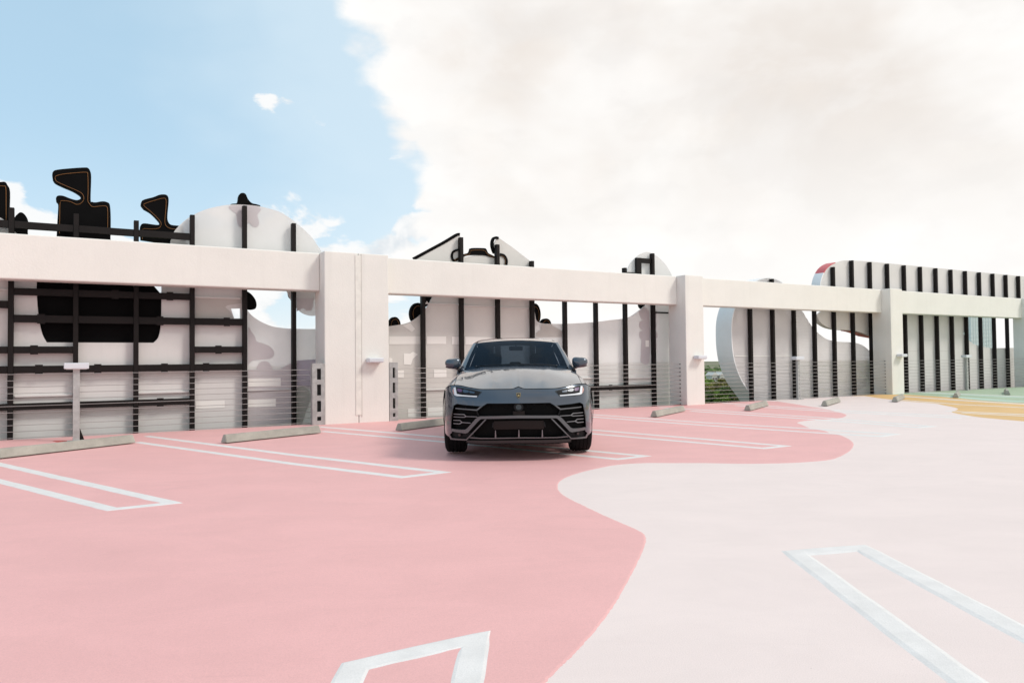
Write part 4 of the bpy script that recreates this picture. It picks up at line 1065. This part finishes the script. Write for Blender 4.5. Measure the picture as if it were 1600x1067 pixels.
# shoulder above: from the side up to the belt line
for s in (1, -1):
    rows = []
    for k in range(18):
        y = 1.80+(4.95-1.80)*k/17; tail = max(0, (y-4.4)/.55)**2*.07
        rows.append([(s*(x-tail), y, z+.02*k/17*(z-.86)/.2) for x, z in ((.968,.86),(.955,.91),(.925,.97),(.90,1.02),(.885,1.065))])
    grid_mesh('shoulder', rows, M['paint'])
# -- windscreen, pillars, roof, side glass, rear
def ws_bot(x): return (x, Yback(abs(x))+.03, zback(min(abs(x), .8))-.004)
def ws_top(x): return (x, 2.30+.11*(x/.63)**2, 1.553-.035*(x/.63)**2)
gx = [k/12 for k in range(-12, 13)]
rows = []
for i in range(11):
    t = i/10; r = []
    for g in gx:
        a = Vector(ws_bot(g*.775)); b = Vector(ws_top(g*.622)); p = a.lerp(b, t); p.z += .018*math.sin(math.pi*t); r.append(tuple(p))
    rows.append(r)
ws = grid_mesh('windscreen', rows, M['glass'])
# black border of the screen
for a, b in ((0, .09), (.93, 1.0)):
    rows = []
    for t in (a, (a+b)/2, b):
        rows.append([tuple(Vector(ws_bot(g*.775)).lerp(Vector(ws_top(g*.622)), t)+Vector((0, .004, .018*math.sin(math.pi*t)-.004))) for g in gx])
    grid_mesh('screen_border', rows, M['trim'], ws)
for s in (1, -1):
    rows = []
    for i in range(9):
        t = i/8; a = Vector(ws_bot(.775)).lerp(Vector(ws_top(.622)), t); a.z += .018*math.sin(math.pi*t)
        b = Vector((.884, 1.95, 1.07)).lerp(Vector((.674, 2.53, 1.502)), t); b.z += .02*math.sin(math.pi*t)
        m_ = (a+b)/2+Vector((.022, -.025, .008))
        rows.append([(s*p.x, p.y, p.z) for p in (a, a.lerp(m_, .55)+Vector((.004, -.006, .004)), m_, b.lerp(m_, .5)+Vector((.006, 0, .002)), b)])
    grid_mesh('pillar', rows, M['paint'])
    grid_mesh('pillar_trim', [[(p[0]-s*.012, p[1]+.022, p[2]-.012) for p in r] for r in rows], M['inner'])
    bm = bmesh.new()
    prism([[(1.74, 1.03), (2.1, 1.03), (2.1, 1.085), (1.90, 1.10), (1.74, 1.095)]], 0, .02, lambda y, z, w: (s*(.862+w), y, z), bm=bm); link('pillar_foot', bm, M['paint'], car)
rz_ = pchip([2.30, 2.7, 3.2, 3.8, 4.35], [1.556, 1.605, 1.628, 1.605, 1.545])
rows = []
for k in range(14):
    y = 2.30+(4.35-2.30)*k/13; f = 1-k/13; r = []
    for g in gx:
        x = g*.668; r.append((x, y+.11*(x/.63)**2*f, rz_(y)-.038*(x/.63)**2-.03*max(0, abs(g)-.9)/.1))
    rows.append(r)
grid_mesh('roof', rows, M['paint'])
grid_mesh('headliner', [[(p[0]*.985, p[1]+.012, p[2]-.025) for p in r] for r in rows], M['inner'])
for s in (1, -1):
    bm = bmesh.new(); box(bm, s*.835-.01, s*.835+.01, 1.75, 4.75, .4, 1.06); link('door_card', bm, M['inner'], car)
for s in (1, -1):
    rows = []; rail = []
    for k in range(12):
        t = k/11; yb = 1.92+(4.62-1.92)*t; yt = 2.50+(4.30-2.50)*t
        b = Vector((s*(.885-.03*max(0, t-.7)/.3), yb, 1.066+.02*t)); zt = rz_(yt)-.038*(.668/.63)**2-.032; a = Vector((s*.672, yt, zt-.006))
        rows.append([tuple(b.lerp(a, q)+Vector((s*.02*math.sin(math.pi*q), 0, 0))) for q in (0, .25, .5, .75, 1)])
    grid_mesh('side_window', rows, M['dglass'])
    # rear quarter
    rows = []
    for q in (0, .5, 1):
        b = Vector((s*.855, 4.62, 1.086)).lerp(Vector((s*.672, 4.30, 1.502)), q); c = Vector((s*.42, 4.90, 1.10)).lerp(Vector((s*.38, 4.38, 1.53)), q)
        rows.append([tuple(b), tuple(b.lerp(c, .5)+Vector((s*.02, .02, 0))), tuple(c)])
    grid_mesh('rear_pillar', rows, M['paint'])
rows = [[tuple(Vector((g*.42, 4.90, 1.10)).lerp(Vector((g*.38, 4.37, 1.53)), t)) for g in gx] for t in (0, .25, .5, .75, 1)]
grid_mesh('rear_window', rows, M['rglass'])
rows = [[(g*w, y, z) for g in gx] for y, z, w in ((4.90,1.10,.86),(5.02,1.06,.87),(5.06,.9,.88),(5.10,.6,.88),(5.08,.35,.86),(4.98,.24,.83))]
grid_mesh('tailgate', rows, M['paint'])
# -- underside and cabin
bm = bmesh.new(); box(bm, -.66, .66, .16, 4.95, .235, .34); box(bm, -.9, .9, 1.45, 3.5, .235, .30); link('underbody', bm, M['matte'], car)
bm = bmesh.new(); box(bm, -.90, .90, .60, 1.36, .80, .835); box(bm, -.62, .62, .3, 1.6, .34, .8); box(bm, -.9, .9, 3.6, 4.4, .80, .84); link('engine_bay', bm, M['inner'], car)
bm = bmesh.new(); box(bm, -.84, .84, 1.62, 2.12, .70, 1.085, .03, 2); box(bm, -.05, .10, 1.95, 2.1, 1.085, 1.14, .01); link('dashboard', bm, M['inner'], car)
for s in (1, -1):
    bm = bmesh.new(); box(bm, s*.37-.26, s*.37+.26, 2.85, 3.05, .45, 1.14, .06, 3); box(bm, s*.37-.26, s*.37+.26, 2.45, 2.9, .45, .62, .05, 2)
    st = link('seat', bm, M['inner'], car); bm = bmesh.new(); box(bm, s*.37-.14, s*.37+.14, 2.90, 3.02, 1.16, 1.36, .05, 3); link('headrest', bm, M['inner'], st)
bm = bmesh.new(); box(bm, -.75, .75, 3.7, 3.9, .4, 1.05, .06, 3); box(bm, -.10, .10, 3.74, 3.84, 1.06, 1.22, .03, 2); link('rear_seat', bm, M['inner'], car)
bm = bmesh.new(); box(bm, -.9, .9, 1.7, 4.8, .36, .42); link('cabin_floor', bm, M['inner'], car)
bm = bmesh.new(); tube(bm, [(.37+.185*math.cos(a), 2.20+.05*math.sin(a), 1.02+.175*math.sin(a)) for a in [2*math.pi*i/28 for i in range(28)]], .016, 6, closed=True)
box(bm, .37-.17, .37+.17, 2.205, 2.225, 1.0, 1.04); sw = link('steering_wheel', bm, M['trim'], car)
bm = bmesh.new(); box(bm, .36, .38, 2.195, 2.204, 1.005, 1.03); link('wheel_badge', bm, M['silver'], sw)
bm = bmesh.new(); box(bm, -.11, .11, 2.42, 2.45, 1.40, 1.47, .015, 2); tube(bm, [(0, 2.43, 1.46), (0, 2.36, 1.54)], .012, 6); link('inside_mirror', bm, M['matte'], car)
bm = bmesh.new(); prism([[(-.09,1.50),(.09,1.50),(.12,1.548),(-.12,1.548)]], 2.33, 2.38, lambda x, z, w: (x, w, z), bm=bm); link('camera_housing', bm, M['matte'], car)
# washer dots and wipers
for s in (1, -1):
    bm = bmesh.new(); a = Vector(ws_bot(s*.60)).lerp(Vector(ws_top(s*.48)), .07); bmesh.ops.create_icosphere(bm, subdivisions=1, radius=.008, matrix=Matrix.Translation(a+Vector((0, -.006, .006)))); link('washer_nozzle', bm, M['silver'], car)
    bm = bmesh.new(); pts = [Vector(ws_bot(x)).lerp(Vector(ws_top(x*.8)), .035)+Vector((0, -.012, .012)) for x in ([-.62+.1*k for k in range(7)] if s < 0 else [.0+.1*k for k in range(7)])]
    tube(bm, [tuple(p) for p in pts], .007, 5); link('wiper', bm, M['matte'], car)
# -- door mirrors
def mirror(s):
    bm = bmesh.new(); bmesh.ops.create_uvsphere(bm, u_segments=24, v_segments=14, radius=1)
    for v in bm.verts:
        x, y, z = v.co; f = lambda q, e: math.copysign(abs(q)**e, q)
        X = f(x, .75)*.118; Z = f(z, .72)*.080*(1.0-.18*x*1) ; Y_ = f(y, .85)*.085
        if Y_ > .03: Y_ = .03
        v.co = (s*(.955+X), 1.93+Y_, 1.215+Z-.012*(1-abs(x)))
    o = link('door_mirror', bm, M['paint'], car, smooth=True, auto=R(50))
    bm = bmesh.new(); bmesh.ops.create_uvsphere(bm, u_segments=20, v_segments=10, radius=1)
    for v in bm.verts: v.co = (s*(.958+v.co.x*.110), 1.935+v.co.y*.08, 1.158+v.co.z*.030)
    link('mirror_base', bm, M['trim'], o, smooth=True)
    bm = bmesh.new(); tube(bm, [(s*.82, 1.96, 1.085), (s*.88, 1.95, 1.13), (s*.95, 1.94, 1.155)], [.030, .025, .022], 8); link('mirror_arm', bm, M['trim'], o, smooth=True)
    bm = bmesh.new(); box(bm, s*.955-.095, s*.955+.095, 1.961, 1.965, 1.16, 1.27, .0); link('mirror_glass', bm, M['mirglass'], o)
for s in (1, -1): mirror(s)
# -- wheels
def lathe(bm, prof, k, ax):
    rings = [[bm.verts.new((x, ax[0]+r*math.cos(2*math.pi*j/k), ax[1]+r*math.sin(2*math.pi*j/k))) for j in range(k)] for x, r in prof]
    for i in range(len(rings)-1):
        for j in range(k): bm.faces.new((rings[i][j], rings[i][(j+1) % k], rings[i+1][(j+1) % k], rings[i+1][j]))
def wheel_meshes(s):
    bm = bmesh.new(); w = .1425
    prof = [(-w+.01, .27), (-w, .30), (-w, .345), (-w+.018, .378), (-w+.04, .3885)]
    gro = []
    for gxx in (-.075, -.026, .026, .075): gro += [(gxx-.008, .391), (gxx-.005, .383), (gxx+.005, .383), (gxx+.008, .391)]
    prof = prof+gro+[(w-.04, .3885), (w-.018, .378), (w, .345), (w, .30), (w-.01, .27)]
    lathe(bm, prof, 56, (0, 0)); bmesh.ops.recalc_face_normals(bm, faces=bm.faces[:])
    ty = bpy.data.meshes.new('tyre'); bm.to_mesh(ty); bm.free(); ty.materials.append(M['tyre'])
    for p in ty.polygons: p.use_smooth = True
    ty.set_sharp_from_angle(angle=R(35))
    bm = bmesh.new(); lathe(bm, [(-w+.01, .272), (-.02, .25), (w-.012, .272), (w-.02, .25), (w-.05, .24)], 40, (0, 0))
    for k in range(5):
        for d in (-.13, .13):
            a = 2*math.pi*k/5; tube(bm, [(w-.035, 0, 0), (w-.03, .13*math.cos(a+d*.4), .13*math.sin(a+d*.4)), (w-.03, .255*math.cos(a+d), .255*math.sin(a+d))], [.035, .022, .02], 6)
    lathe(bm, [(w-.02, .0), (w-.02, .045), (w-.05, .06)], 20, (0, 0))
    bmesh.ops.recalc_face_normals(bm, faces=bm.faces[:])
    if s < 0:
        for v in bm.verts: v.co.x *= -1
        bmesh.ops.reverse_faces(bm, faces=bm.faces[:])
    ri = bpy.data.meshes.new('rim'); bm.to_mesh(ri); bm.free(); ri.materials.append(M['rimm'])
    return ty, ri
for s in (1, -1):
    ty, ri = wheel_meshes(s)
    for y in (WB0, WB1):
        bm = bmesh.new(); lathe(bm, [(-.1, .10), (.06, .10), (.06, .0)], 20, (0, 0)); wh = link('wheel', bm, M['matte'], car); wh.location = (s*.842, y, .392)
        for nm, me in (('tyre', ty), ('rim', ri)):
            o = bpy.data.objects.new(nm, me); C.objects.link(o); o.parent = wh
    for y in (WB0, WB1):                  # wheel-house liners
        bm = bmesh.new(); a_ = [math.pi*k/14 for k in range(15)]
        V = [[bm.verts.new((s*x, y+.418*math.cos(a), .40+.418*math.sin(a))) for a in a_] for x in (.62, .955)]
        for k in range(14): bm.faces.new((V[0][k], V[0][k+1], V[1][k+1], V[1][k]))
        link('wheel_liner', bm, M['matte'], car)
